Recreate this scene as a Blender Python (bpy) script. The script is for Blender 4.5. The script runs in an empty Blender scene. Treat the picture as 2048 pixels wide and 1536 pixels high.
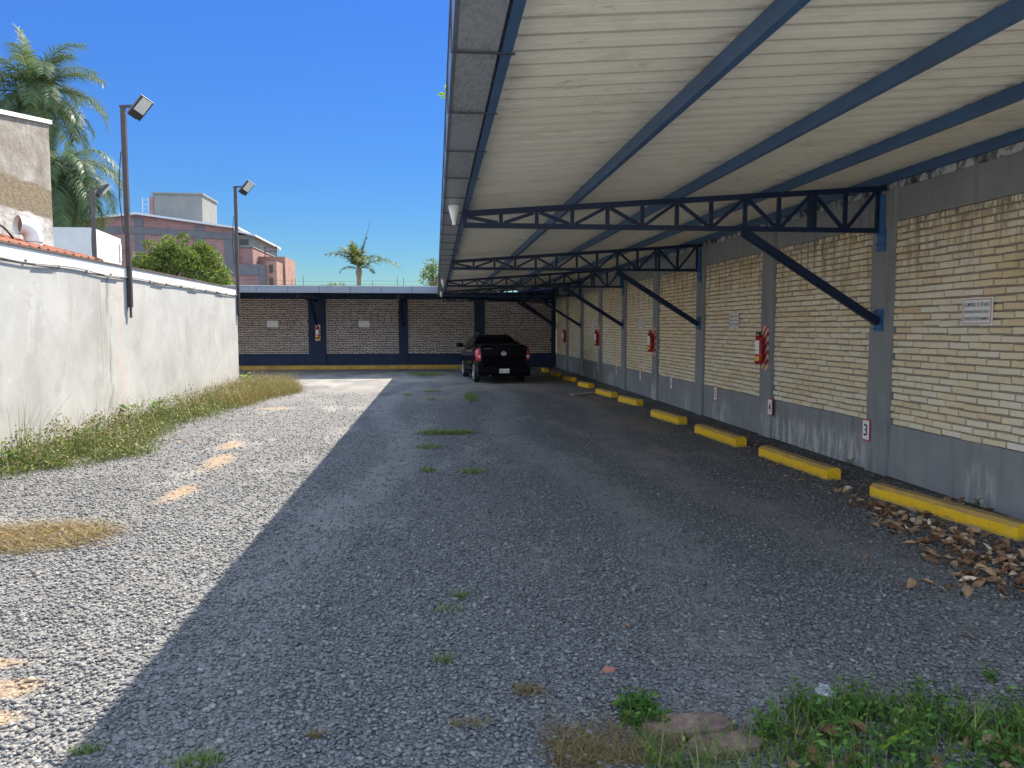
import bpy, bmesh, math, random
import numpy as np
from mathutils import Vector, Matrix

random.seed(7)
RNG = np.random.default_rng(11)
SC = bpy.context.scene
COL = SC.collection
PI = math.pi
R = math.radians

# ------------------------------------------------------------------ colour and materials
def lin(r, g, b):
    f = lambda c: (c / 12.92 if c <= 0.04045 else ((c + 0.055) / 1.055) ** 2.4)
    return (f(r / 255), f(g / 255), f(b / 255), 1.0)

def al(r, g, b):
    return (r, g, b, 1.0)

class G:
    """small wrapper round one material's node tree"""
    def __init__(self, name):
        self.m = bpy.data.materials.new(name)
        self.m.use_nodes = True
        self.t = self.m.node_tree
        self.b = self.t.nodes['Principled BSDF']
        self.out = self.t.nodes['Material Output']
    def n(self, kind, **kw):
        x = self.t.nodes.new(kind)
        for k, v in kw.items():
            setattr(x, k, v)
        return x
    def put(self, sock, v):
        if hasattr(v, 'is_output'):
            self.t.links.new(v, sock)
        elif v is not None:
            if isinstance(v, (int, float)) and sock.type in ('RGBA',):
                v = (v, v, v, 1)
            sock.default_value = v
    def coord(self, which='Object', scale=None):
        c = self.n('ShaderNodeTexCoord').outputs[which]
        return self.map(c, scale) if scale else c
    def map(self, vec, scale=(1, 1, 1), loc=(0, 0, 0), rot=(0, 0, 0)):
        x = self.n('ShaderNodeMapping')
        self.put(x.inputs[0], vec)
        x.inputs['Location'].default_value = loc
        x.inputs['Rotation'].default_value = rot
        x.inputs['Scale'].default_value = scale
        return x.outputs[0]
    def noise(self, vec, scale=5, detail=4, rough=0.55, dist=0.0, out='Fac'):
        x = self.n('ShaderNodeTexNoise')
        self.put(x.inputs['Vector'], vec)
        x.inputs['Scale'].default_value = scale
        x.inputs['Detail'].default_value = detail
        x.inputs['Roughness'].default_value = rough
        x.inputs['Distortion'].default_value = dist
        return x.outputs[out]
    def voro(self, vec, scale=5, feature='F1', out='Distance', rnd=1.0):
        x = self.n('ShaderNodeTexVoronoi', feature=feature)
        self.put(x.inputs['Vector'], vec)
        x.inputs['Scale'].default_value = scale
        x.inputs['Randomness'].default_value = rnd
        return x.outputs[out]
    def ramp(self, fac, stops, interp='LINEAR'):
        x = self.n('ShaderNodeValToRGB')
        x.color_ramp.interpolation = interp
        e = x.color_ramp.elements
        while len(e) < len(stops):
            e.new(0.5)
        for i, (p, c) in enumerate(stops):
            e[i].position = p
            e[i].color = c if hasattr(c, '__len__') else (c, c, c, 1)
        self.put(x.inputs[0], fac)
        return x.outputs[0]
    def mix(self, fac, a, b, mode='MIX'):
        x = self.n('ShaderNodeMix', data_type='RGBA', blend_type=mode)
        self.put(x.inputs[0], fac)
        self.put(x.inputs[6], a)
        self.put(x.inputs[7], b)
        return x.outputs[2]
    def math(self, op, a, b=None, c=None, clamp=False):
        x = self.n('ShaderNodeMath', operation=op, use_clamp=clamp)
        self.put(x.inputs[0], a)
        if b is not None:
            self.put(x.inputs[1], b)
        if c is not None:
            self.put(x.inputs[2], c)
        return x.outputs[0]
    def range(self, v, a, b, c=0.0, d=1.0):
        x = self.n('ShaderNodeMapRange', interpolation_type='SMOOTHSTEP')
        self.put(x.inputs[0], v)
        for i, q in enumerate((a, b, c, d)):
            x.inputs[i + 1].default_value = q
        return x.outputs[0]
    def xyz(self, vec):
        x = self.n('ShaderNodeSeparateXYZ')
        self.put(x.inputs[0], vec)
        return x.outputs
    def island(self):
        return self.n('ShaderNodeNewGeometry').outputs['Random Per Island']
    def bump(self, height, strength=0.5, dist=0.01, prev=None):
        x = self.n('ShaderNodeBump')
        x.inputs['Strength'].default_value = strength
        x.inputs['Distance'].default_value = dist
        self.put(x.inputs['Height'], height)
        if prev is not None:
            self.put(x.inputs['Normal'], prev)
        return x.outputs[0]
    def done(self, color=None, rough=0.6, metal=0.0, normal=None, spec=None, **kw):
        self.put(self.b.inputs['Base Color'], color)
        self.put(self.b.inputs['Roughness'], rough)
        self.put(self.b.inputs['Metallic'], metal)
        if normal is not None:
            self.put(self.b.inputs['Normal'], normal)
        if spec is not None:
            self.b.inputs['Specular IOR Level'].default_value = spec
        for k, v in kw.items():
            self.put(self.b.inputs[k.replace('_', ' ')], v)
        return self.m

M = {}

def simple(name, col, rough=0.5, metal=0.0, var=0.12, scale=8, bump=0.0, spec=None, **kw):
    g = G(name)
    c = g.coord()
    n = g.noise(c, scale, 5, 0.6)
    dark = tuple(v * (1 - var) for v in col[:3]) + (1,)
    lite = tuple(min(1, v * (1 + var)) for v in col[:3]) + (1,)
    cc = g.ramp(n, [(0.3, dark), (0.7, lite)])
    nm = g.bump(g.noise(c, scale * 8, 3), bump, 0.004) if bump else None
    rr = g.range(n, 0.2, 0.8, rough * 0.85, min(1, rough * 1.15))
    M[name] = g.done(cc, rr, metal, nm, spec, **kw)
    return M[name]

simple('blue_shaded', al(0.0055, 0.017, 0.05), 0.4, 0, 0.2, 3, spec=0.3)  # truss copy of the one blue paint, darkened to stand for shade
simple('blue_lit', al(0.042, 0.102, 0.21), 0.5, 0, 0.15, 2)  # purlin copy of the same paint, lightened as if lit
simple('blue_plate_lit', al(0.03, 0.13, 0.30), 0.45)  # same paint again, brighter tone for light on the plates
simple('gutter_metal', al(0.24, 0.26, 0.28), 0.42, 0.35, 0.2, 14)
simple('dark_strap', al(0.03, 0.036, 0.05), 0.5)
simple('white_plastic', al(0.62, 0.62, 0.58), 0.4, 0, 0.05)
simple('pole_brown', al(0.045, 0.034, 0.033), 0.5, 0.2, 0.3, 5, 0.1)
simple('black_metal', al(0.018, 0.018, 0.02), 0.45)
simple('led_glass', al(0.42, 0.44, 0.42), 0.3, 0, 0.06, 20)
simple('cable_black', al(0.02, 0.02, 0.02), 0.6)
simple('cable_grey', al(0.16, 0.155, 0.15), 0.7)
simple('red_paint', al(0.42, 0.012, 0.02), 0.28, 0, 0.1, 6)
simple('label_white', al(0.85, 0.84, 0.8), 0.5, 0, 0.1, 30)
simple('label_yellow', al(0.72, 0.5, 0.05), 0.5, 0, 0.1, 30)
simple('sign_white', al(0.88, 0.87, 0.85), 0.4, 0, 0.03)
simple('ink_black', al(0.02, 0.02, 0.022), 0.5)
simple('ink_red', al(0.55, 0.03, 0.05), 0.5)
simple('truck_paint', al(0.0012, 0.0016, 0.005), 0.16, 0.0, 0.1, 3, spec=0.22)
simple('truck_trim', al(0.004, 0.004, 0.006), 0.6, spec=0.2)
simple('truck_glass', al(0.001, 0.001, 0.004), 0.06, spec=0.25)
simple('tyre_rubber', al(0.012, 0.012, 0.013), 0.85, 0, 0.2, 20)
simple('alloy', al(0.62, 0.63, 0.65), 0.28, 0.7)
simple('chrome', al(0.75, 0.75, 0.76), 0.12, 1.0, 0.02)
simple('lamp_red', al(0.5, 0.008, 0.03), 0.12, 0, 0.1, 12)
simple('lamp_clear', al(0.75, 0.65, 0.62), 0.12)
simple('plate_white', al(0.85, 0.85, 0.83), 0.4)
simple('terracotta', al(0.2, 0.06, 0.028), 0.9, 0, 0.6, 7, 0.3)
simple('slab_brown', al(0.16, 0.105, 0.08), 0.95, 0, 0.6, 16, 0.9)
simple('shard_red', al(0.36, 0.13, 0.1), 0.9, 0, 0.2, 20)
simple('steel_rust', al(0.07, 0.045, 0.035), 0.8)
simple('wood_pink', al(0.36, 0.26, 0.24), 0.9)
simple('plaster_white', al(0.44, 0.46, 0.46), 0.85, 0, 0.07, 2)
simple('roof_edge', al(0.42, 0.43, 0.44), 0.6)
simple('concrete_far', al(0.15, 0.155, 0.147), 0.9, 0, 0.18, 0.8)
simple('concrete_beam', al(0.095, 0.095, 0.105), 0.9, 0, 0.2, 1.5)
simple('window_dark', al(0.03, 0.025, 0.02), 0.3)
simple('back_fascia', al(0.155, 0.18, 0.22), 0.38, 0.35, 0.1, 4)

def foliage(name, stops, rough=0.55, transl=0.35, tcol=None, spec=0.2):
    g = G(name)
    isl = g.island()
    col = g.ramp(isl, stops)
    d = g.n('ShaderNodeBsdfTranslucent')
    tc = g.mix(0.4, col, tcol or al(0.16, 0.2, 0.025))
    g.put(d.inputs[0], tc)
    g.done(col, rough, spec=spec)
    mx = g.n('ShaderNodeMixShader')
    mx.inputs[0].default_value = transl
    g.t.links.new(g.b.outputs[0], mx.inputs[1])
    g.t.links.new(d.outputs[0], mx.inputs[2])
    g.t.links.new(mx.outputs[0], g.out.inputs[0])
    M[name] = g.m
    return g.m

foliage('grass_green', [(0, al(0.05, 0.105, 0.02)), (0.5, al(0.10, 0.18, 0.032)), (0.85, al(0.17, 0.24, 0.05)), (1, al(0.34, 0.3, 0.13))])
foliage('grass_lot', [(0, al(0.07, 0.14, 0.03)), (0.7, al(0.15, 0.23, 0.05)), (1, al(0.36, 0.33, 0.15))])
foliage('grass_dry', [(0, al(0.15, 0.085, 0.038)), (0.5, al(0.23, 0.16, 0.068)), (0.8, al(0.3, 0.22, 0.10)), (1, al(0.10, 0.12, 0.03))])
foliage('weed_olive', [(0, al(0.04, 0.078, 0.018)), (0.55, al(0.085, 0.125, 0.03)), (0.85, al(0.13, 0.145, 0.048)), (1, al(0.2, 0.155, 0.075))])
foliage('weed_seed', [(0, al(0.26, 0.19, 0.11)), (1, al(0.4, 0.32, 0.2))], transl=0.2)
foliage('leaf_green', [(0, al(0.035, 0.09, 0.018)), (0.6, al(0.08, 0.17, 0.03)), (1, al(0.15, 0.25, 0.05))])
foliage('leaf_lime', [(0, al(0.2, 0.34, 0.02)), (1, al(0.26, 0.4, 0.03))])
foliage('tree_leaf', [(0, al(0.05, 0.095, 0.02)), (0.55, al(0.10, 0.145, 0.032)), (1, al(0.16, 0.19, 0.05))], transl=0.3)
foliage('palm_leaf', [(0, al(0.036, 0.076, 0.045)), (0.6, al(0.066, 0.112, 0.052)), (1, al(0.125, 0.155, 0.06))], rough=0.5, transl=0.3)
foliage('palm_young', [(0, al(0.055, 0.095, 0.016)), (1, al(0.085, 0.125, 0.024))], rough=0.6, transl=0.35)
foliage('palm_yellow', [(0, al(0.045, 0.072, 0.03)), (0.5, al(0.075, 0.095, 0.032)), (1, al(0.13, 0.115, 0.04))], rough=0.6, transl=0.3)
simple('bark', al(0.16, 0.12, 0.09), 0.95, 0, 0.3, 12, 0.4)
simple('palm_bark', al(0.2, 0.15, 0.11), 0.95, 0, 0.3, 10, 0.4)
simple('stem_green', al(0.09, 0.13, 0.04), 0.7)

def m_dryleaf():
    g = G('dry_leaf')
    c = g.coord()
    isl = g.island()
    col = g.ramp(isl, [(0, al(0.16, 0.075, 0.035)), (0.4, al(0.27, 0.15, 0.075)), (0.7, al(0.38, 0.245, 0.14)), (0.92, al(0.52, 0.36, 0.21)), (1, al(0.68, 0.62, 0.5))])
    n = g.noise(c, 40, 4)
    col = g.mix(g.range(n, 0.4, 0.75), col, g.mix(1.0, col, al(0.5, 0.4, 0.35), 'MULTIPLY'))
    M['dry_leaf'] = g.done(col, 0.6, normal=g.bump(n, 0.3, 0.004))
m_dryleaf()

def m_brick(name, stops, dirt=1.0, moss=True):
    g = G(name)
    c = g.coord()
    isl = g.island()
    col = g.ramp(isl, stops)
    spots = g.noise(c, 14, 3, 0.6)
    col = g.mix(g.range(spots, 0.62, 0.80, 0, 0.6 * dirt), col, al(0.38, 0.22, 0.1))
    fine = g.noise(c, 90, 4, 0.7)
    col = g.mix(g.range(fine, 0.4, 0.7, 0.0, 0.28), col, g.mix(1.0, col, al(0.55, 0.5, 0.42), 'MULTIPLY'))
    x, y, z = g.xyz(c)
    bay = g.noise(c, 0.32, 2, 0.5)
    col = g.mix(g.range(bay, 0.42, 0.62, 0.0, 0.55), col, g.mix(1.0, col, al(0.93, 0.84, 0.68), 'MULTIPLY'))
    # pale lime-washed areas
    lw = g.noise(c, 1.1, 3, 0.6)
    col = g.mix(g.range(lw, 0.52, 0.72, 0, 0.55 * dirt), col, al(0.85, 0.82, 0.74))
    if moss:
        streak = g.noise(g.map(c, (5.0, 5.0, 0.5)), 1.6, 5, 0.65)
        top = g.range(z, 1.75, 2.75, 0.0, 1.0)
        f = g.math('MULTIPLY', g.range(streak, 0.44, 0.68), top)
        f2 = g.math('MULTIPLY', g.range(g.noise(g.map(c, (9, 9, 3.0)), 2.0, 4), 0.42, 0.6), g.range(z, 2.45, 2.76))
        ff = g.math('MAXIMUM', f, f2)
        col = g.mix(g.math('MULTIPLY', ff, 0.85), col, al(0.075, 0.068, 0.03))
        drip = g.noise(g.map(c, (16.0, 16.0, 0.35)), 1.3, 3, 0.5)
        col = g.mix(g.math('MULTIPLY', g.range(drip, 0.62, 0.72), g.range(z, 0.3, 1.3, 0.45, 0.1)), col, al(0.55, 0.54, 0.5))
    M[name] = g.done(col, 0.88, normal=g.bump(fine, 0.35, 0.004), spec=0.25)

m_brick('brick_cream', [(0, al(0.82, 0.67, 0.44)), (0.3, al(0.86, 0.735, 0.50)), (0.6, al(0.88, 0.78, 0.565)), (0.94, al(0.9, 0.83, 0.66)), (1, al(0.74, 0.55, 0.33))])
m_brick('brick_grey', [(0, al(0.50, 0.42, 0.39)), (0.5, al(0.59, 0.51, 0.475)), (1, al(0.66, 0.58, 0.54))], dirt=0.15, moss=False)

def m_mortar():
    g = G('mortar')
    c = g.coord()
    n = g.noise(c, 30, 5)
    M['mortar'] = g.done(g.ramp(n, [(0.3, al(0.27, 0.225, 0.18)), (0.7, al(0.37, 0.32, 0.265))]), 0.95, normal=g.bump(n, 0.5, 0.006))
    g = G('mortar_dark')
    c = g.coord()
    n = g.noise(c, 30, 5)
    M['mortar_dark'] = g.done(g.ramp(n, [(0.3, al(0.02, 0.02, 0.026)), (0.7, al(0.04, 0.038, 0.044))]), 0.95)
m_mortar()

def m_greypaint(name, base, dark):
    g = G(name)
    c = g.coord()
    x, y, z = g.xyz(c)
    n = g.noise(c, 2.2, 5, 0.6)
    col = g.ramp(n, [(0.3, dark), (0.7, base)])
    st = g.noise(g.map(c, (6, 6, 0.5)), 1.5, 4, 0.6)
    col = g.mix(g.range(st, 0.5, 0.7, 0, 0.3), col, al(0.09, 0.088, 0.075))
    # lime bloom rising from the foot of the wall, thickest near the fourth bay
    ef = g.noise(g.map(c, (7, 7, 1.4)), 1.4, 6, 0.7)
    bay = g.math('MAXIMUM', g.range(g.noise(g.map(c, (1, 1, 0)), 0.75, 2), 0.5, 0.64), g.math('MULTIPLY', g.range(y, 7.6, 8.6), g.range(y, 11.2, 10.2)))
    foot = g.math('MULTIPLY', g.range(z, 0.46, 0.2), bay)
    col = g.mix(g.math('MULTIPLY', g.math('MULTIPLY', g.range(ef, 0.42, 0.6), foot), 0.7), col, al(0.66, 0.64, 0.6))
    drip = g.noise(g.map(c, (12, 12, 0.25)), 1.5, 3)
    col = g.mix(g.math('MULTIPLY', g.range(drip, 0.66, 0.72), 0.35), col, al(0.5, 0.48, 0.45))
    M[name] = g.done(col, 0.75, normal=g.bump(g.noise(c, 60, 4), 0.15, 0.004), spec=0.3)
m_greypaint('grey_paint', al(0.295, 0.308, 0.308), al(0.235, 0.245, 0.247))

def m_navy():
    g = G('navy_paint')
    c = g.coord()
    n = g.noise(c, 1.5, 5, 0.6)
    M['navy_paint'] = g.done(g.ramp(n, [(0.3, al(0.014, 0.028, 0.062)), (0.7, al(0.022, 0.040, 0.082))]), 0.7, spec=0.3)
m_navy()

def m_parapet():
    g = G('parapet_stained')
    c = g.coord()
    n = g.noise(g.map(c, (3, 3, 2)), 2.2, 6, 0.7)
    col = g.ramp(n, [(0.40, al(0.07, 0.08, 0.10)), (0.5, al(0.3, 0.32, 0.35)), (0.58, al(0.8, 0.82, 0.83))])
    M['parapet_stained'] = g.done(col, 0.8, normal=g.bump(n, 0.4, 0.01))
m_parapet()

def m_whitewall():
    g = G('white_wall')
    c = g.coord()
    x, y, z = g.xyz(c)
    n = g.noise(c, 0.9, 6, 0.62, 0.3)
    col = g.ramp(n, [(0.30, al(0.255, 0.256, 0.248)), (0.48, al(0.312, 0.314, 0.306)), (0.68, al(0.37, 0.372, 0.362))])
    fade = g.noise(g.map(c, (1.0, 1.5, 0.9)), 1.3, 7, 0.66, 0.9)
    col = g.mix(g.range(fade, 0.50, 0.70, 0, 0.55), col, al(0.23, 0.231, 0.22))
    wisp = g.noise(g.map(c, (1.0, 2.2, 1.0)), 3.0, 5, 0.7, 1.4)
    col = g.mix(g.range(wisp, 0.56, 0.74, 0, 0.35), col, al(0.5, 0.5, 0.49))
    warp = g.math('MULTIPLY_ADD', g.noise(g.map(c, (1, 1, 1.3)), 1.4, 4), 0.5, -0.25)
    def streak(y0, w, z0, z1, amt, tone):
        nonlocal col
        d = g.math('ABSOLUTE', g.math('SUBTRACT', g.math('ADD', y, warp), y0))
        f = g.math('MULTIPLY', g.range(d, w, 0.0), g.range(z, z0, z1))
        br = g.noise(g.map(c, (1, 9, 0.9)), 1.8, 5, 0.7)
        f = g.math('MULTIPLY', g.math('MULTIPLY', f, g.range(br, 0.36, 0.6)), amt)
        col = g.mix(f, col, tone)
    streak(12.05, 0.42, 0.2, 1.4, 0.75, al(0.22, 0.21, 0.18))
    streak(12.35, 0.10, -0.2, 0.6, 0.8, al(0.15, 0.145, 0.12))
    streak(12.75, 0.25, -0.6, 0.2, 0.5, al(0.42, 0.32, 0.25))
    streak(13.75, 0.35, 0.6, 1.6, 0.6, al(0.33, 0.30, 0.26))
    streak(11.2, 0.55, 0.6, 1.9, 0.4, al(0.34, 0.33, 0.30))
    streak(8.8, 0.5, 1.2, 2.3, 0.25, al(0.34, 0.33, 0.30))
    streak(15.6, 0.4, 0.8, 2.3, 0.3, al(0.34, 0.33, 0.30))
    M['white_wall'] = g.done(col, 0.85, normal=g.bump(g.noise(c, 25, 5), 0.2, 0.006), spec=0.25)
    simple('white_coping', al(0.56, 0.56, 0.545), 0.8, 0, 0.06, 2, 0.1)
m_whitewall()

def m_render():
    g = G('old_render')
    c = g.coord()
    x, y, z = g.xyz(c)
    n = g.noise(c, 1.6, 7, 0.68, 0.4)
    a = g.ramp(n, [(0.3, al(0.13, 0.11, 0.092)), (0.5, al(0.20, 0.182, 0.16)), (0.72, al(0.31, 0.295, 0.27))])
    w = g.ramp(n, [(0.34, al(0.17, 0.15, 0.14)), (0.5, al(0.32, 0.30, 0.285)), (0.68, al(0.46, 0.445, 0.43))])
    s = g.noise(g.map(c, (1, 3, 12)), 3, 4)
    b = g.ramp(s, [(0.35, al(0.11, 0.085, 0.058)), (0.65, al(0.19, 0.152, 0.105))])
    wob = g.math('MULTIPLY_ADD', g.noise(c, 2.0, 3), 0.16, -0.08)
    zz = g.math('ADD', z, wob)
    col = g.mix(g.range(zz, 4.27, 4.33), b, a)
    col = g.mix(g.range(zz, 3.74, 3.68), col, w)
    top = g.noise(g.map(c, (1, 6, 0.7)), 1.5, 3)
    col = g.mix(g.math('MULTIPLY', g.range(top, 0.45, 0.62), g.range(z, 4.9, 5.5, 0, 0.5)), col, al(0.13, 0.12, 0.10))
    M['old_render'] = g.done(col, 0.95, normal=g.bump(g.noise(c, 7, 6, 0.7), 0.6, 0.05), spec=0.2)
m_render()

def m_farbrick(name, a, b, mor, sc=1.0):
    g = G(name)
    c = g.coord()
    x, y, z = g.xyz(c)
    h = g.math('ADD', x, y)
    cm = g.n('ShaderNodeCombineXYZ')
    g.put(cm.inputs[0], h)
    g.put(cm.inputs[1], z)
    br = g.n('ShaderNodeTexBrick')
    g.put(br.inputs['Vector'], cm.outputs[0])
    br.inputs['Scale'].default_value = sc
    br.inputs['Color1'].default_value = a
    br.inputs['Color2'].default_value = b
    br.inputs['Mortar'].default_value = mor
    br.inputs['Mortar Size'].default_value = 0.02
    br.inputs['Brick Width'].default_value = 0.42
    br.inputs['Row Height'].default_value = 0.20
    n = g.noise(c, 1.1, 6, 0.7)
    col = g.mix(g.range(n, 0.4, 0.7, 0, 0.4), br.outputs[0], g.mix(1.0, br.outputs[0], al(0.6, 0.58, 0.6), 'MULTIPLY'))
    sm = g.noise(g.map(c, (2, 2, 5)), 1.4, 6, 0.75)
    col = g.mix(g.range(sm, 0.62, 0.7, 0, 0.7), col, al(0.33, 0.27, 0.245))
    M[name] = g.done(col, 0.92, spec=0.2)
m_farbrick('far_brick', al(0.205, 0.105, 0.098), al(0.25, 0.135, 0.122), al(0.23, 0.17, 0.16))
m_farbrick('far_brick_orange', al(0.235, 0.13, 0.105), al(0.28, 0.16, 0.13), al(0.24, 0.16, 0.125))

def m_yellow():
    g = G('yellow_paint')
    c = g.coord()
    n = g.noise(c, 6, 5, 0.65)
    geo = g.n('ShaderNodeNewGeometry')
    nx, ny, nz = g.xyz(geo.outputs['Normal'])
    col = g.ramp(n, [(0.3, al(0.78, 0.43, 0.012)), (0.6, al(0.86, 0.52, 0.02))])
    dust = g.noise(c, 14, 5, 0.7)
    up = g.range(nz, 0.3, 0.9)      # dust and tyre scuffs lie on the upward faces
    col = g.mix(g.math('MULTIPLY', up, g.range(dust, 0.25, 0.6, 0.75, 1.0)), col, al(0.31, 0.205, 0.10))
    chip = g.noise(c, 28, 4, 0.7)
    col = g.mix(g.range(chip, 0.60, 0.65, 0, 0.85), col, al(0.30, 0.26, 0.2))
    px_, py_, pz_ = g.xyz(c)
    base = g.math('MULTIPLY', g.range(g.math('MULTIPLY_ADD', g.noise(c, 9, 4), 0.07, pz_), 0.085, 0.03), 0.6)
    col = g.mix(base, col, al(0.22, 0.17, 0.1))
    scuff = g.noise(g.map(c, (2, 1.2, 14)), 2.5, 4, 0.7)
    col = g.mix(g.range(scuff, 0.6, 0.7, 0, 0.35), col, al(0.16, 0.12, 0.07))
    M['yellow_paint'] = g.done(col, 0.65, normal=g.bump(chip, 0.25, 0.004), spec=0.3)
m_yellow()
simple('yellow_faded', al(0.40, 0.25, 0.05), 0.8, 0, 0.35, 5, 0.2)

def m_roof():
    g = G('roof_cream')
    c = g.coord()
    x, y, z = g.xyz(c)
    n = g.noise(g.map(c, (0.35, 3.0, 1)), 1.5, 5, 0.6)
    col = g.ramp(n, [(0.3, al(0.80, 0.745, 0.61)), (0.7, al(0.88, 0.83, 0.70))])
    d = g.noise(g.map(c, (1.3, 2.5, 1)), 2.0, 5, 0.7)
    col = g.mix(g.range(d, 0.50, 0.72, 0, 0.45), col, al(0.52, 0.45, 0.34))
    spk = g.noise(g.map(c, (4.0, 10.0, 1)), 2.0, 5, 0.7)
    col = g.mix(g.math('MULTIPLY', g.range(spk, 0.56, 0.68, 0, 0.5), g.range(g.noise(c, 0.45, 2), 0.42, 0.58)), col, al(0.36, 0.31, 0.22))
    for px_ in (1.42, 2.53, 3.64):      # damp rust marks where the screws pass into the purlins
        dd = g.math('ABSOLUTE', g.math('SUBTRACT', x, px_ - 2.5))
        ff = g.math('MULTIPLY', g.range(dd, 0.22, 0.02), g.range(g.noise(g.map(c, (1.5, 6, 1)), 2.2, 4, 0.7), 0.5, 0.68, 0, 0.55))
        col = g.mix(ff, col, al(0.34, 0.26, 0.17))
    M['roof_cream'] = g.done(col, 0.45, 0.0, spec=0.4)
    g = G('gutter_soffit')
    c = g.coord()
    sp = g.noise(g.map(c, (1, 0.35, 1)), 60, 4, 0.75, 0.5)
    n = g.noise(c, 1.2, 4)
    col = g.ramp(sp, [(0.42, al(0.22, 0.235, 0.25)), (0.54, al(0.40, 0.42, 0.44))])
    col = g.mix(g.range(n, 0.3, 0.6, 0.1, 0.65), col, al(0.40, 0.42, 0.44))
    M['gutter_soffit'] = g.done(col, 0.42, 0.3)
m_roof()

# bare-earth / sand patches of the ground: x, y, rx, ry, colour, strength
SAND = [(-2.5, 7.55, .15, .5, 0), (-2.6, 9.3, .20, .7, 0), (-2.8, 10.6, .18, .5, 0), (-3.2, 15.4, .35, .3, 0), (-2.05, 3.45, .36, .12, 0), (-2.2, 3.75, .3, .09, 0), (-1.9, 3.2, .3, .08, 0),
        (3.3, 12.4, .5, 1.9, 1), (3.4, 16.6, .6, 1.7, 1), (2.9, 9.6, .25, .6, 1), (2.7, 19.6, 1.1, 1.0, 1), (0.1, 17.5, .8, .8, 1), (1.5, 20.5, 2.0, 1.2, 1)]

def gravel_colour(g, c, cell):
    base = g.ramp(cell, [(0, al(0.10, 0.10, 0.103)), (0.45, al(0.152, 0.152, 0.152)), (0.92, al(0.21, 0.207, 0.20)), (1, al(0.29, 0.282, 0.265))])
    return base

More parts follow.
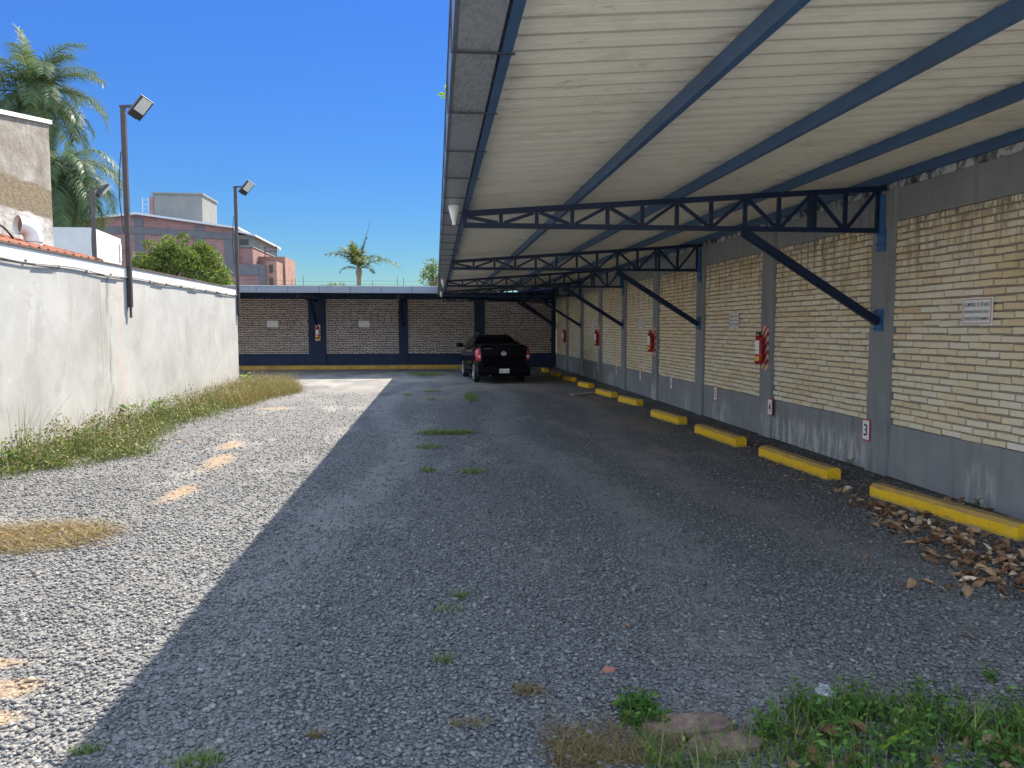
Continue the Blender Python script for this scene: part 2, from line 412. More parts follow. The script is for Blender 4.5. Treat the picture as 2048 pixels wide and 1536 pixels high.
def m_ground():
    g = G('gravel_ground')
    c = g.coord()
    x, y, z = g.xyz(c)
    wv = g.n('ShaderNodeVectorMath', operation='ADD')
    g.put(wv.inputs[0], c)
    nz = g.n('ShaderNodeVectorMath', operation='SCALE')
    g.put(nz.inputs[0], g.noise(c, 40, 2, 0.5, out='Color'))
    nz.inputs['Scale'].default_value = 0.012
    g.put(wv.inputs[1], nz.outputs[0])
    v = wv.outputs[0]
    cell = g.xyz(g.voro(v, 52, 'F1', 'Color'))[0]
    dist = g.voro(v, 52, 'F1', 'Distance')
    cell2 = g.xyz(g.voro(v, 95, 'F1', 'Color'))[1]
    col = gravel_colour(g, c, g.math('MULTIPLY_ADD', cell, 0.7, g.math('MULTIPLY', cell2, 0.3)))
    col = g.mix(g.range(dist, 0.42, 0.75, 0.0, 0.75), col, al(0.032, 0.033, 0.036))
    big = g.noise(c, 0.5, 6, 0.62)
    col = g.mix(g.range(big, 0.45, 0.75, 0, 0.45), col, g.mix(1.0, col, al(0.62, 0.62, 0.66), 'MULTIPLY'))
    big2 = g.noise(g.map(c, (1.6, 0.55, 1), (3, 9, 0)), 0.9, 5, 0.6)
    col = g.mix(g.range(big2, 0.52, 0.75, 0, 0.45), col, al(0.36, 0.34, 0.31))
    for tx in (-0.75, 1.35, 2.75):      # wheel tracks, dustier and finer
        wob = g.math('MULTIPLY', g.math('SINE', g.math('MULTIPLY_ADD', y, 0.55, tx)), 0.35)
        td = g.math('ABSOLUTE', g.math('SUBTRACT', g.math('ADD', x, wob), tx))
        tf = g.math('MULTIPLY', g.range(td, 0.42, 0.1), g.range(g.noise(c, 2.5, 5, 0.7), 0.35, 0.65, 0.2, 0.7))
        col = g.mix(tf, col, al(0.215, 0.207, 0.195))
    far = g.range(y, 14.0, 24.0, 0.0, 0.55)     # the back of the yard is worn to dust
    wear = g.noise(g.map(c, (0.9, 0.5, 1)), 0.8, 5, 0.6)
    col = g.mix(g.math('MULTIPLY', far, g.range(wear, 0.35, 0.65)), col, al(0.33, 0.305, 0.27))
    warp = g.noise(c, 3.2, 6, 0.7)
    fine = g.noise(c, 70, 3, 0.6)
    for (px, py, rx, ry, k) in SAND:
        dx = g.math('DIVIDE', g.math('SUBTRACT', x, px), rx)
        dy = g.math('DIVIDE', g.math('SUBTRACT', y, py), ry)
        d = g.math('ADD', g.math('MULTIPLY', dx, dx), g.math('MULTIPLY', dy, dy))
        d = g.math('ADD', d, g.math('MULTIPLY_ADD', warp, 3.2, -1.6))
        f = g.range(d, 1.2, -0.1, 0.0, 0.55 if k == 0 else 0.5)
        f = g.math('MULTIPLY', f, g.range(fine, 0.25, 0.6, 0.45, 1.0))
        col = g.mix(f, col, al(0.36, 0.235, 0.115) if k == 0 else al(0.27, 0.215, 0.155))
    # ground darker under the leaf drift and along the wall foot
    foot_dark = g.math('MULTIPLY', g.range(x, 3.6, 4.3), g.range(y, 15, 9))
    col = g.mix(g.math('MULTIPLY', foot_dark, g.range(warp, 0.3, 0.6, 0.2, 0.7)), col, al(0.06, 0.05, 0.04))
    h = g.math('SUBTRACT', 1.0, dist)
    nm = g.bump(g.math('ADD', h, g.math('MULTIPLY', cell, 0.6)), 0.9, 0.012)
    nm = g.bump(g.noise(c, 1.4, 4), 0.3, 0.05, nm)
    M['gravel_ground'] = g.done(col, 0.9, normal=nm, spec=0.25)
    g = G('gravel_stone')
    c = g.coord()
    isl = g.island()
    col = gravel_colour(g, c, isl)
    n = g.noise(c, 160, 3)
    col = g.mix(g.range(n, 0.35, 0.7, 0, 0.4), col, g.mix(1.0, col, al(0.6, 0.6, 0.6), 'MULTIPLY'))
    x, y, z = g.xyz(c)
    warp = g.noise(c, 3.2, 6, 0.7)
    for (px, py, rx, ry, k) in SAND:
        if py > 8.2:
            continue
        dx = g.math('DIVIDE', g.math('SUBTRACT', x, px), rx)
        dy = g.math('DIVIDE', g.math('SUBTRACT', y, py), ry)
        d = g.math('ADD', g.math('MULTIPLY', dx, dx), g.math('MULTIPLY', dy, dy))
        d = g.math('ADD', d, g.math('MULTIPLY_ADD', warp, 3.2, -1.6))
        col = g.mix(g.range(d, 1.2, -0.1, 0, 0.7), col, al(0.38, 0.235, 0.11))
    M['gravel_stone'] = g.done(col, 0.8, spec=0.3)
m_ground()

def m_stripes():
    g = G('hazard_stripes')
    c = g.coord()
    x, y, z = g.xyz(c)
    s = g.math('FRACT', g.math('MULTIPLY', g.math('ADD', g.math('ADD', x, y), z), 7.5))
    f = g.math('GREATER_THAN', s, 0.5)
    M['hazard_stripes'] = g.done(g.mix(f, al(0.72, 0.66, 0.56), al(0.55, 0.03, 0.04)), 0.4)
m_stripes()

def m_bag():
    g = G('clear_plastic')
    M['clear_plastic'] = g.done(al(0.75, 0.77, 0.8), 0.2, Transmission_Weight=0.75)
m_bag()

# ------------------------------------------------------------------ mesh builder
ORIGIN = {}

class MB:
    def __init__(self):
        self.v, self.f, self.mi, self.k = [], [], [], 0
    def raw(self, vs, fs):
        o = len(self.v)
        self.v += [tuple(p) for p in vs]
        self.f += [tuple(i + o for i in q) for q in fs]
        self.mi += [self.k] * len(fs)
        return self
    def box(self, x0, x1, y0, y1, z0, z1):
        vs = [(x0, y0, z0), (x1, y0, z0), (x1, y1, z0), (x0, y1, z0), (x0, y0, z1), (x1, y0, z1), (x1, y1, z1), (x0, y1, z1)]
        return self.raw(vs, [(0, 3, 2, 1), (4, 5, 6, 7), (0, 1, 5, 4), (1, 2, 6, 5), (2, 3, 7, 6), (3, 0, 4, 7)])
    def obox(self, c, ax, ay, az, sx, sy, sz, ch=0.0):
        c, ax, ay, az = Vector(c), Vector(ax), Vector(ay), Vector(az)
        if ch <= 0:
            vs = [c + ax * (sx / 2 * i) + ay * (sy / 2 * j) + az * (sz / 2 * k) for k in (-1, 1) for j in (-1, 1) for i in (-1, 1)]
            return self.raw(vs, [(0, 2, 3, 1), (4, 5, 7, 6), (0, 1, 5, 4), (1, 3, 7, 5), (3, 2, 6, 7), (2, 0, 4, 6)])
        prof = [(-sx / 2 + ch, -sz / 2), (sx / 2 - ch, -sz / 2), (sx / 2, -sz / 2 + ch), (sx / 2, sz / 2 - ch), (sx / 2 - ch, sz / 2), (-sx / 2 + ch, sz / 2), (-sx / 2, sz / 2 - ch), (-sx / 2, -sz / 2 + ch)]
        vs = [c + ax * a + az * b + ay * (sy / 2 * s) for s in (-1, 1) for a, b in prof]
        n = 8
        return self.raw(vs, [tuple(range(n)), tuple(range(2 * n - 1, n - 1, -1))] + [(i, n + i, n + (i + 1) % n, (i + 1) % n) for i in range(n)])
    def bar(self, p0, p1, w, h, up=(0, 0, 1), ch=0.0):
        p0, p1 = Vector(p0), Vector(p1)
        d = (p1 - p0)
        L = d.length
        d = d / L
        s = d.cross(Vector(up))
        if s.length < 1e-4:
            s = d.cross(Vector((1, 0, 0)))
        s.normalize()
        u = s.cross(d)
        return self.obox((p0 + p1) / 2, s, d, u, w, L, h, ch)
    def prism(self, poly, axis, a, b):
        """poly: 2-D points in the plane across axis (x: (y,z), y: (x,z), z: (x,y))"""
        def P(p, t):
            return (t, p[0], p[1]) if axis == 'x' else (p[0], t, p[1]) if axis == 'y' else (p[0], p[1], t)
        n = len(poly)
        vs = [P(p, a) for p in poly] + [P(p, b) for p in poly]
        return self.raw(vs, [tuple(range(n)), tuple(range(2 * n - 1, n - 1, -1))] + [(i, n + i, n + (i + 1) % n, (i + 1) % n) for i in range(n)])
    def tube(self, pts, r, n=8, cap=True):
        pts = [Vector(p) for p in pts]
        rs = r if hasattr(r, '__len__') else [r] * len(pts)
        rings = []
        prev = None
        for i, p in enumerate(pts):
            d = (pts[min(i + 1, len(pts) - 1)] - pts[max(i - 1, 0)]).normalized()
            a = prev if prev is not None and abs(prev.dot(d)) < 0.95 else (Vector((0, 0, 1)) if abs(d.z) < 0.9 else Vector((1, 0, 0)))
            s = (a - d * a.dot(d)).normalized()
            prev = s
            t = d.cross(s)
            rings.append([p + (s * math.cos(2 * PI * k / n) + t * math.sin(2 * PI * k / n)) * rs[i] for k in range(n)])
        fs = []
        for i in range(len(pts) - 1):
            for k in range(n):
                fs.append((i * n + k, i * n + (k + 1) % n, (i + 1) * n + (k + 1) % n, (i + 1) * n + k))
        if cap:
            fs += [tuple(range(n - 1, -1, -1)), tuple((len(pts) - 1) * n + k for k in range(n))]
        return self.raw([v for q in rings for v in q], fs)
    def lathe(self, prof, c, axis=(0, 0, 1), n=24):
        ax = Vector(axis).normalized()
        s = ax.cross(Vector((0, 0, 1)) if abs(ax.z) < 0.9 else Vector((1, 0, 0))).normalized()
        t = ax.cross(s)
        c = Vector(c)
        vs = [c + ax * h + (s * math.cos(2 * PI * k / n) + t * math.sin(2 * PI * k / n)) * r for r, h in prof for k in range(n)]
        fs = []
        for i in range(len(prof) - 1):
            for k in range(n):
                fs.append((i * n + k, i * n + (k + 1) % n, (i + 1) * n + (k + 1) % n, (i + 1) * n + k))
        fs += [tuple(range(n - 1, -1, -1)), tuple((len(prof) - 1) * n + k for k in range(n))]
        return self.raw(vs, fs)
    def build(self, name, mats, parent=None, local=False, smooth=None, loc=None):
        mats = mats if isinstance(mats, (list, tuple)) else [mats]
        me = bpy.data.meshes.new(name)
        org = Vector(loc) if loc is not None else (ORIGIN[parent.name] if parent else Vector((0, 0, 0)))
        off = Vector((0, 0, 0)) if local else org
        me.from_pydata([(a - off.x, b - off.y, c - off.z) for a, b, c in self.v], [], self.f)
        for m in mats:
            me.materials.append(M[m])
        if len(mats) > 1:
            me.polygons.foreach_set('material_index', self.mi)
        if smooth is not None:
            me.polygons.foreach_set('use_smooth', [True] * len(me.polygons))
            me.set_sharp_from_angle(angle=R(smooth))
        me.update()
        o = bpy.data.objects.new(name, me)
        COL.objects.link(o)
        ORIGIN[o.name] = org
        if parent:
            o.parent = parent
        elif loc is not None:
            o.location = loc
        return o

def nmesh(name, verts, faces, mat, parent=None, loc=None, smooth=False, nper=4):
    """numpy mesh: verts (N,3) world, faces (F,nper)"""
    org = Vector(loc) if loc is not None else (ORIGIN[parent.name] if parent else Vector((0, 0, 0)))
    verts = np.asarray(verts, dtype=np.float32) - np.array(org, dtype=np.float32)
    me = bpy.data.meshes.new(name)
    F = len(faces)
    me.vertices.add(len(verts))
    me.vertices.foreach_set('co', verts.ravel())
    me.loops.add(F * nper)
    me.loops.foreach_set('vertex_index', np.asarray(faces, dtype=np.int32).ravel())
    me.polygons.add(F)
    me.polygons.foreach_set('loop_start', np.arange(0, F * nper, nper, dtype=np.int32))
    me.polygons.foreach_set('loop_total', np.full(F, nper, dtype=np.int32))
    if smooth:
        me.polygons.foreach_set('use_smooth', np.ones(F, dtype=bool))
    me.update(calc_edges=True)
    me.validate()
    me.materials.append(M[mat])
    o = bpy.data.objects.new(name, me)
    COL.objects.link(o)
    ORIGIN[o.name] = org
    if parent:
        o.parent = parent
    elif loc is not None:
        o.location = loc
    return o

def tag(o, label=None, cat=None, group=None, kind=None):
    if label: o['label'] = label
    if cat: o['category'] = cat
    if group: o['group'] = group
    if kind: o['kind'] = kind
    return o

def thing(name, loc, label, cat, group=None, rz=0.0):
    o = bpy.data.objects.new(name, None)
    COL.objects.link(o)
    o.location = loc
    o.rotation_euler = (0, 0, rz)
    o.empty_display_size = 0.2
    ORIGIN[o.name] = Vector(loc)
    return tag(o, label, cat, group)

def dup(root, loc, label=None, rz=None, scale=None):
    def cp(o, parent):
        c = o.copy()
        COL.objects.link(c)
        ORIGIN[c.name] = Vector(loc)
        if parent: c.parent = parent
        for ch in list(o.children):
            cp(ch, c)
        return c
    r = cp(root, None)
    r.location = loc
    if rz is not None: r.rotation_euler = (0, 0, rz)
    if scale: r.scale = (scale,) * 3
    if label: r['label'] = label
    return r

def text_mesh(name, s, mat, parent, origin, ex, ey, height, width=None, proud=0.0, centre=True):
    """flat lettering in the plane ex, ey (unit vectors), scaled to a given cap height / width"""
    cu = bpy.data.curves.new(name, 'FONT')
    cu.body = s
    cu.align_x = 'CENTER' if centre else 'LEFT'
    cu.align_y = 'CENTER'
    cu.size = 1.0
    cu.resolution_u = 3
    cu.offset = 0.012
    o = bpy.data.objects.new(name + '_curve', cu)
    COL.objects.link(o)
    dg = bpy.context.evaluated_depsgraph_get()
    me = bpy.data.meshes.new_from_object(o.evaluated_get(dg))
    bpy.data.objects.remove(o)
    bpy.data.curves.remove(cu)
    xs = [v.co.x for v in me.vertices]; ys = [v.co.y for v in me.vertices]
    sx = (width / (max(xs) - min(xs))) if width else height / (max(ys) - min(ys))
    sy = height / (max(ys) - min(ys))
    cx, cy = (max(xs) + min(xs)) / 2, (max(ys) + min(ys)) / 2
    ex, ey = Vector(ex), Vector(ey)
    nz = ex.cross(ey)
    off = ORIGIN[parent.name]
    for v in me.vertices:
        p = Vector(origin) + ex * ((v.co.x - cx) * sx) + ey * ((v.co.y - cy) * sy) + nz * proud - off
        v.co = p
    me.name = name
    me.materials.clear()
    me.materials.append(M[mat])
    r = bpy.data.objects.new(name, me)
    COL.objects.link(r)
    r.parent = parent
    ORIGIN[r.name] = off
    return r

# ------------------------------------------------------------------ plant generators (numpy)
def blades(base, az, tilt, droop, length, width, nseg=3, taper=1.4):
    n = len(base)
    ca, sa = np.cos(az), np.sin(az)
    side = np.stack([-sa, ca, np.zeros(n)], 1)
    pos = base.astype(float).copy()
    vs = []
    for s in range(nseg + 1):
        t = s / nseg
        w = width * max(0.04, (1 - t ** taper))
        vs.append(pos - side * (w / 2)[:, None])
        vs.append(pos + side * (w / 2)[:, None])
        ang = tilt + droop * (t + 0.5 / nseg)
        st = length / nseg
        pos = pos + np.stack([np.sin(ang) * ca * st, np.sin(ang) * sa * st, np.cos(ang) * st], 1)
    V = np.stack(vs, 1)                         # n, 2*(nseg+1), 3
    k = 2 * (nseg + 1)
    q = np.array([[2 * s, 2 * s + 1, 2 * s + 3, 2 * s + 2] for s in range(nseg)])
    Fa = (np.arange(n)[:, None, None] * k + q[None]).reshape(-1, 4)
    return V.reshape(-1, 3), Fa

def leaves(c, d, nrm, length, width):
    """rhombic leaf cards, slightly folded along the midrib"""
    d = d / np.linalg.norm(d, axis=1, keepdims=True)
    s = np.cross(d, nrm)
    s /= np.linalg.norm(s, axis=1, keepdims=True) + 1e-9
    up = np.cross(s, d)
    L = length[:, None]; W = width[:, None]
    a = c
    b = c + d * L * 0.45 + s * W * 0.5 + up * W * 0.12
    e = c + d * L + up * (-0.08) * L
    f = c + d * L * 0.45 - s * W * 0.5 + up * W * 0.12
    V = np.stack([a, b, e, f], 1)
    Fa = (np.arange(len(c))[:, None] * 4 + np.arange(4)[None]).reshape(-1, 4)
    return V.reshape(-1, 3), Fa

def cat_meshes(parts):
    V, Fa, o = [], [], 0
    for v, f in parts:
        V.append(v); Fa.append(f + o); o += len(v)
    return np.concatenate(V), np.concatenate(Fa)

def U(a, b, n):
    return RNG.uniform(a, b, n)

def rdir(n, up=0.0):
    v = RNG.normal(size=(n, 3))
    v[:, 2] += up
    return v / np.linalg.norm(v, axis=1, keepdims=True)

# ================================================================== camera, light, sky
cam = bpy.data.cameras.new('camera')
co = bpy.data.objects.new('camera', cam)
COL.objects.link(co)
SC.camera = co
cam.sensor_fit = 'HORIZONTAL'
cam.sensor_width = 36.0
cam.lens = 1520.0 / 2048 * 36.0
cam.clip_start = 0.05
cam.clip_end = 3000
fwd = Vector((0.099, 0.992, -0.0741)).normalized()
co.location = (0, 0, 1.6)
co.rotation_euler = fwd.to_track_quat('-Z', 'Y').to_euler()

SUN = Vector((1.45, 2.2, 3.04)).normalized()
el = math.asin(SUN.z); az = math.atan2(SUN.x, SUN.y)
sun = bpy.data.lights.new('sun', 'SUN')
sun.energy = 2.5
sun.angle = R(0.5)
sun.color = (1.0, 0.90, 0.75)
so = bpy.data.objects.new('sun', sun)
COL.objects.link(so)
so.location = SUN * 50
so.rotation_euler = (-SUN).to_track_quat('-Z', 'Y').to_euler()

w = bpy.data.worlds.new('World')
SC.world = w
w.use_nodes = True
wt = w.node_tree
sky = wt.nodes.new('ShaderNodeTexSky')
sky.sky_type = 'NISHITA'
sky.sun_disc = False
sky.sun_elevation = el
sky.sun_rotation = az
sky.altitude = 100
sky.air_density = 1.0
sky.dust_density = 0.0
sky.ozone_density = 4.0
# deepen the blue: colour squared, its brightness evened out
pw = wt.nodes.new('ShaderNodeVectorMath'); pw.operation = 'POWER'
pw.inputs[1].default_value = (2, 2, 2)
ln = wt.nodes.new('ShaderNodeVectorMath'); ln.operation = 'LENGTH'
p2 = wt.nodes.new('ShaderNodeMath'); p2.operation = 'POWER'
p2.inputs[1].default_value = -1.5
scn = wt.nodes.new('ShaderNodeVectorMath'); scn.operation = 'SCALE'
wt.links.new(sky.outputs[0], pw.inputs[0])
wt.links.new(sky.outputs[0], ln.inputs[0])
wt.links.new(ln.outputs['Value'], p2.inputs[0])
wt.links.new(pw.outputs[0], scn.inputs[0])
wt.links.new(p2.outputs[0], scn.inputs['Scale'])
# unseen clouds added as fill light, masked out of the camera's view
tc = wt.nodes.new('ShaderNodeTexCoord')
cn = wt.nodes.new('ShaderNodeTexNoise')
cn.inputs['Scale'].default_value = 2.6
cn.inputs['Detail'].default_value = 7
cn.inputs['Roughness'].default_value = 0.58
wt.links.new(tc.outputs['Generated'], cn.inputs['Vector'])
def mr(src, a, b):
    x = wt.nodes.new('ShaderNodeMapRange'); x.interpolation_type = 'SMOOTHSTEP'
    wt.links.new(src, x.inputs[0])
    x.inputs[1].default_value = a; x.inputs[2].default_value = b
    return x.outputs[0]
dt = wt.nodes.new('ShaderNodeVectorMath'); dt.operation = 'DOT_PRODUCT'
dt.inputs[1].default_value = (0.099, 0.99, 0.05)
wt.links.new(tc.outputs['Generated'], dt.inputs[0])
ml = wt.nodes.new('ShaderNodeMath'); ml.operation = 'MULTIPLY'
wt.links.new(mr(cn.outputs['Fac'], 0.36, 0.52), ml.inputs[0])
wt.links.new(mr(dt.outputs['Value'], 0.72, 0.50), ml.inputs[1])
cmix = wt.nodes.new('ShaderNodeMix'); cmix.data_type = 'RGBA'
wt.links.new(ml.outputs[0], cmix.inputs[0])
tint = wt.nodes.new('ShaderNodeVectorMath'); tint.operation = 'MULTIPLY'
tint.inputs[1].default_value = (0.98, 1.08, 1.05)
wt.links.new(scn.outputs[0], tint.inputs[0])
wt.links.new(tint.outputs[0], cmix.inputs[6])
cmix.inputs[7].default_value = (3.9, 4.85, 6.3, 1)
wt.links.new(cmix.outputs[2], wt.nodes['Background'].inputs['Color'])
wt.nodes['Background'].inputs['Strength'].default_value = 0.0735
SC.view_settings.view_transform = 'Standard'
SC.view_settings.look = 'None'
SC.view_settings.gamma = 1
SC.view_settings.exposure = 2.6
SC.render.film_transparent = False
SC.cycles.max_bounces = 12
SC.cycles.diffuse_bounces = 9
SC.cycles.use_denoising = True

# ================================================================== ground
g_ = MB()
g_.raw([(-600, -200, 0), (600, -200, 0), (600, 1500, 0), (-600, 1500, 0)], [(0, 1, 2, 3)])
tag(g_.build('ground', 'gravel_ground'), kind='structure')

p_ = MB()  # unseen pale paving added behind the camera to bounce fill light
p_.raw([(-40, -60, 0.004), (40, -60, 0.004), (40, -0.9, 0.004), (-40, -0.9, 0.004)], [(0, 1, 2, 3)])
simple('bounce_concrete', al(0.5, 0.49, 0.46), 0.9, 0, 0.15, 1)
tag(p_.build('bounce_pavement', 'bounce_concrete'), kind='structure')

def loose_gravel():
    pts = []
    for (y0, y1, den) in ((2.3, 3.4, 2700), (3.4, 4.6, 2300), (4.6, 6.2, 1500), (6.2, 8.5, 1000), (8.5, 11.5, 550), (11.5, 15, 260), (15, 19, 120)):
        xa = -0.66 * y1 - 0.3; xb = min(4.75, 0.85 * y1 + 0.3)
        n = int(den * (y1 - y0) * (xb - xa))
        p = np.stack([U(xa, xb, n), U(y0, y1, n)], 1)
        pts.append(p)
    p = np.concatenate(pts)
    keep = (p[:, 0] > -4.9)
    for (sx, sy, rx, ry, k_) in SAND:
        d_ = ((p[:, 0] - sx) / rx) ** 2 + ((p[:, 1] - sy) / ry) ** 2
        keep &= ~((d_ + RNG.normal(0, .35, len(p)) < (.75 if k_ == 0 else .3)) & (RNG.uniform(0, 1, len(p)) < .85))
    for tx in (-0.75, 1.35, 2.75):
        wb = .35 * np.sin(p[:, 1] * .55 + tx) + RNG.normal(0, .12, len(p))
        keep &= ~((np.abs(p[:, 0] + wb - tx) < .26) & (p[:, 1] > 4.6) & (RNG.uniform(0, 1, len(p)) < np.clip((p[:, 1] - 4.2) * .35, 0, .75)))
    p = p[keep]
    n = len(p)
    cube = np.array([[-1, -1, -1], [1, -1, -1], [1, 1, -1], [-1, 1, -1], [-1, -1, 1], [1, -1, 1], [1, 1, 1], [-1, 1, 1]], float)
    V = np.repeat(cube[None], n, 0) * RNG.uniform(0.45, 1.0, (n, 8, 1)) + RNG.normal(0, 0.12, (n, 8, 3))
    sz = np.clip(RNG.lognormal(math.log(0.0068), 0.34, n), 0.003, 0.014)
    sc = np.stack([sz * U(0.9, 1.6, n), sz * U(0.7, 1.1, n), sz * U(0.38, 0.72, n)], 1)
    V *= sc[:, None, :]
    a = U(0, 2 * PI, n); tl = RNG.normal(0, 0.28, n)
    # tilt about x then turn about z
    y_, z_ = V[:, :, 1] * np.cos(tl)[:, None] - V[:, :, 2] * np.sin(tl)[:, None], V[:, :, 1] * np.sin(tl)[:, None] + V[:, :, 2] * np.cos(tl)[:, None]
    x_ = V[:, :, 0]
    X = x_ * np.cos(a)[:, None] - y_ * np.sin(a)[:, None]
    Y = x_ * np.sin(a)[:, None] + y_ * np.cos(a)[:, None]
    lift = U(0.0, 0.006, n) + sc[:, 2] * 0.3
    V = np.stack([X + p[:, 0:1], Y + p[:, 1:2], z_ + lift[:, None]], 2).reshape(-1, 3)
    q = np.array([[0, 3, 2, 1], [4, 5, 6, 7], [0, 1, 5, 4], [1, 2, 6, 5], [2, 3, 7, 6], [3, 0, 4, 7]])
    Fa = (np.arange(n)[:, None, None] * 8 + q[None]).reshape(-1, 4)
    o = nmesh('gravel', V, Fa, 'gravel_stone')
    tag(o, 'loose grey crushed stone covering the parking yard', 'gravel', kind='stuff')
loose_gravel()

# ================================================================== right brick wall
XW = 4.85
COLS = [7.86 + 2.85 * k for k in range(-3, 8)]      # column centres along y
Z0, Z1 = 0.56, 2.72

def brick_field(mb, u0, u1, z0, z1, put, rnd, bl=0.25, bh=0.053, jl=0.021, course=0.0697, depth=0.03):
    """bricks as blocks: put(u, z, d) maps wall coordinates to a point, d = distance out of the mortar plane"""
    rows = int(round((z1 - z0) / course))
    ch = (z1 - z0) / rows
    for r in range(rows):
        zc = z0 + (r + 0.5) * ch
        u = u0 - rnd.uniform(0, bl) * 0.25 - (bl / 2 if r % 2 else 0)
        while u < u1:
            L = bl * rnd.uniform(0.94, 1.05)
            a, b = max(u, u0 + 0.004), min(u + L, u1 - 0.004)
            u += L + jl * rnd.uniform(0.6, 1.5)
            if b - a < 0.03:
                continue
            h = bh * rnd.uniform(0.90, 1.08)
            zz = zc + rnd.uniform(-0.004, 0.004)
            d = depth * rnd.uniform(0.75, 1.1)
            tl = rnd.uniform(-0.003, 0.003)
            e = 0.004
            ring = lambda k, dd: [put(a + k, zz - h / 2 + k + tl, dd), put(b - k, zz - h / 2 + k - tl, dd), put(b - k, zz + h / 2 - k - tl, dd), put(a + k, zz + h / 2 - k + tl, dd)]
            mb.raw(ring(0, -0.002) + ring(0, d - e) + ring(e, d), [(0, 1, 5, 4), (1, 2, 6, 5), (2, 3, 7, 6), (3, 0, 4, 7), (4, 5, 9, 8), (5, 6, 10, 9), (6, 7, 11, 10), (7, 4, 8, 11), (8, 9, 10, 11)])

def right_wall():
    t = thing('brick_wall', (XW, 0, 0), 'long cream brick wall with grey columns beside the wheel stops', 'wall')
    YB, YE = -3.0, 30.6
    b = MB().box(XW - 0.005, XW + 0.17, YB, YE, -0.05, Z0); b.build('plinth', 'grey_paint', t)
    b = MB().box(XW - 0.005, XW + 0.17, YB, YE, Z1, 3.06); b.build('top_beam', 'grey_paint', t)
    b = MB().box(XW + 0.10, XW + 0.24, YB, YE, 3.06, 3.42); b.build('parapet', 'parapet_stained', t)
    cw = 0.19
    for y in COLS:
        b = MB().box(XW - 0.045, XW + 0.165, y - cw, y + cw, 0.0, 3.059)
        b.build('column', 'grey_paint', t)
    edges = [(YB, COLS[0] - cw)] + [(COLS[i] + cw, COLS[i + 1] - cw) for i in range(len(COLS) - 1)] + [(COLS[-1] + cw, YE)]
    rnd = random.Random(3)
    for a, c in edges:
        if c < 2 or c - a < 0.3:
            continue
        mb = MB()
        mb.k = 0
        brick_field(mb, a, c, Z0, Z1, lambda u, z, d: (XW + 0.022 - d, u, z), rnd)
        mb.k = 1
        mb.raw([(XW + 0.022, a, Z0), (XW + 0.022, c, Z0), (XW + 0.022, c, Z1), (XW + 0.022, a, Z1)], [(0, 3, 2, 1)])
        mb.raw([(XW + 0.16, a, Z0), (XW + 0.16, c, Z0), (XW + 0.16, c, Z1), (XW + 0.16, a, Z1)], [(0, 1, 2, 3)])
        mb.build('brick_panel', ['brick_cream', 'mortar'], t)
right_wall()

# ================================================================== back wall
YBK = 30.6
def back_wall():
    t = thing('brick_wall', (0, YBK, 0), 'dark end wall with brick panels behind the parked pickup', 'wall')
    XL, XR = -14.0, XW + 0.1
    MB().box(XL, XR, YBK - 0.005, YBK + 0.17, -0.05, Z0).build('plinth', 'navy_paint', t)
    MB().box(XL, XR, YBK - 0.005, YBK + 0.17, Z1, 3.0).build('top_beam', 'navy_paint', t)
    cols = [(-8.55, -8.2), (-4.98, -4.31), (-1.47, -1.12), (1.54, 1.94), (4.66, 4.84)]
    for a, b in cols:
        MB().box(a, b, YBK - 0.06, YBK + 0.165, 0.0, 2.999).build('column', 'navy_paint', t)
    ed = [(-12.0, cols[0][0])] + [(cols[i][1], cols[i + 1][0]) for i in range(4)]
    rnd = random.Random(5)
    for a, c in ed:
        mb = MB()
        mb.k = 0
        brick_field(mb, a, c, Z0, Z1, lambda u, z, d: (u, YBK + 0.022 - d, z), rnd, bl=0.245, bh=0.046)
        mb.k = 1
        mb.raw([(a, YBK + 0.022, Z0), (c, YBK + 0.022, Z0), (c, YBK + 0.022, Z1), (a, YBK + 0.022, Z1)], [(0, 1, 2, 3)])
        mb.raw([(a, YBK + 0.16, Z0), (c, YBK + 0.16, Z0), (c, YBK + 0.16, Z1), (a, YBK + 0.16, Z1)], [(3, 2, 1, 0)])
        mb.build('brick_panel', ['brick_grey', 'mortar_dark'], t)
    p = MB()
    x = 0.2
    rr = random.Random(9)
    while x < 4.9:
        L = rr.uniform(0.25, 0.9)
        p.box(x, min(x + L, 4.95), YBK + 0.01, YBK + 0.12, 3.0, 3.0 + rr.choice([0.02, 0.05, 0.4]) )
        x += L + 0.002
    p.box(XL, 0.198, YBK + 0.02, YBK + 0.12, 3.0, 3.12)
    p.build('parapet', 'navy_paint', t)
back_wall()

k = MB()
k.prism([(29.55, -0.03), (29.9, -0.03), (29.9, 0.12), (29.87, 0.15), (29.58, 0.15), (29.55, 0.12)], 'x', -9.5, 3.3)
tag(k.build('kerb', 'yellow_faded', loc=(-3, 29.7, 0)), 'long low yellow kerb at the foot of the dark end wall', 'kerb')

# ================================================================== carport canopy along the right wall
TR = [2.2, 7.86, 13.56, 19.26, 24.96, 30.3]
PX = [0.315, 1.42, 2.53, 3.64, 4.70]
def ztop(x):          # top of the truss
    return 2.785 + (x - 0.3) * (3.118 - 2.785) / 4.42

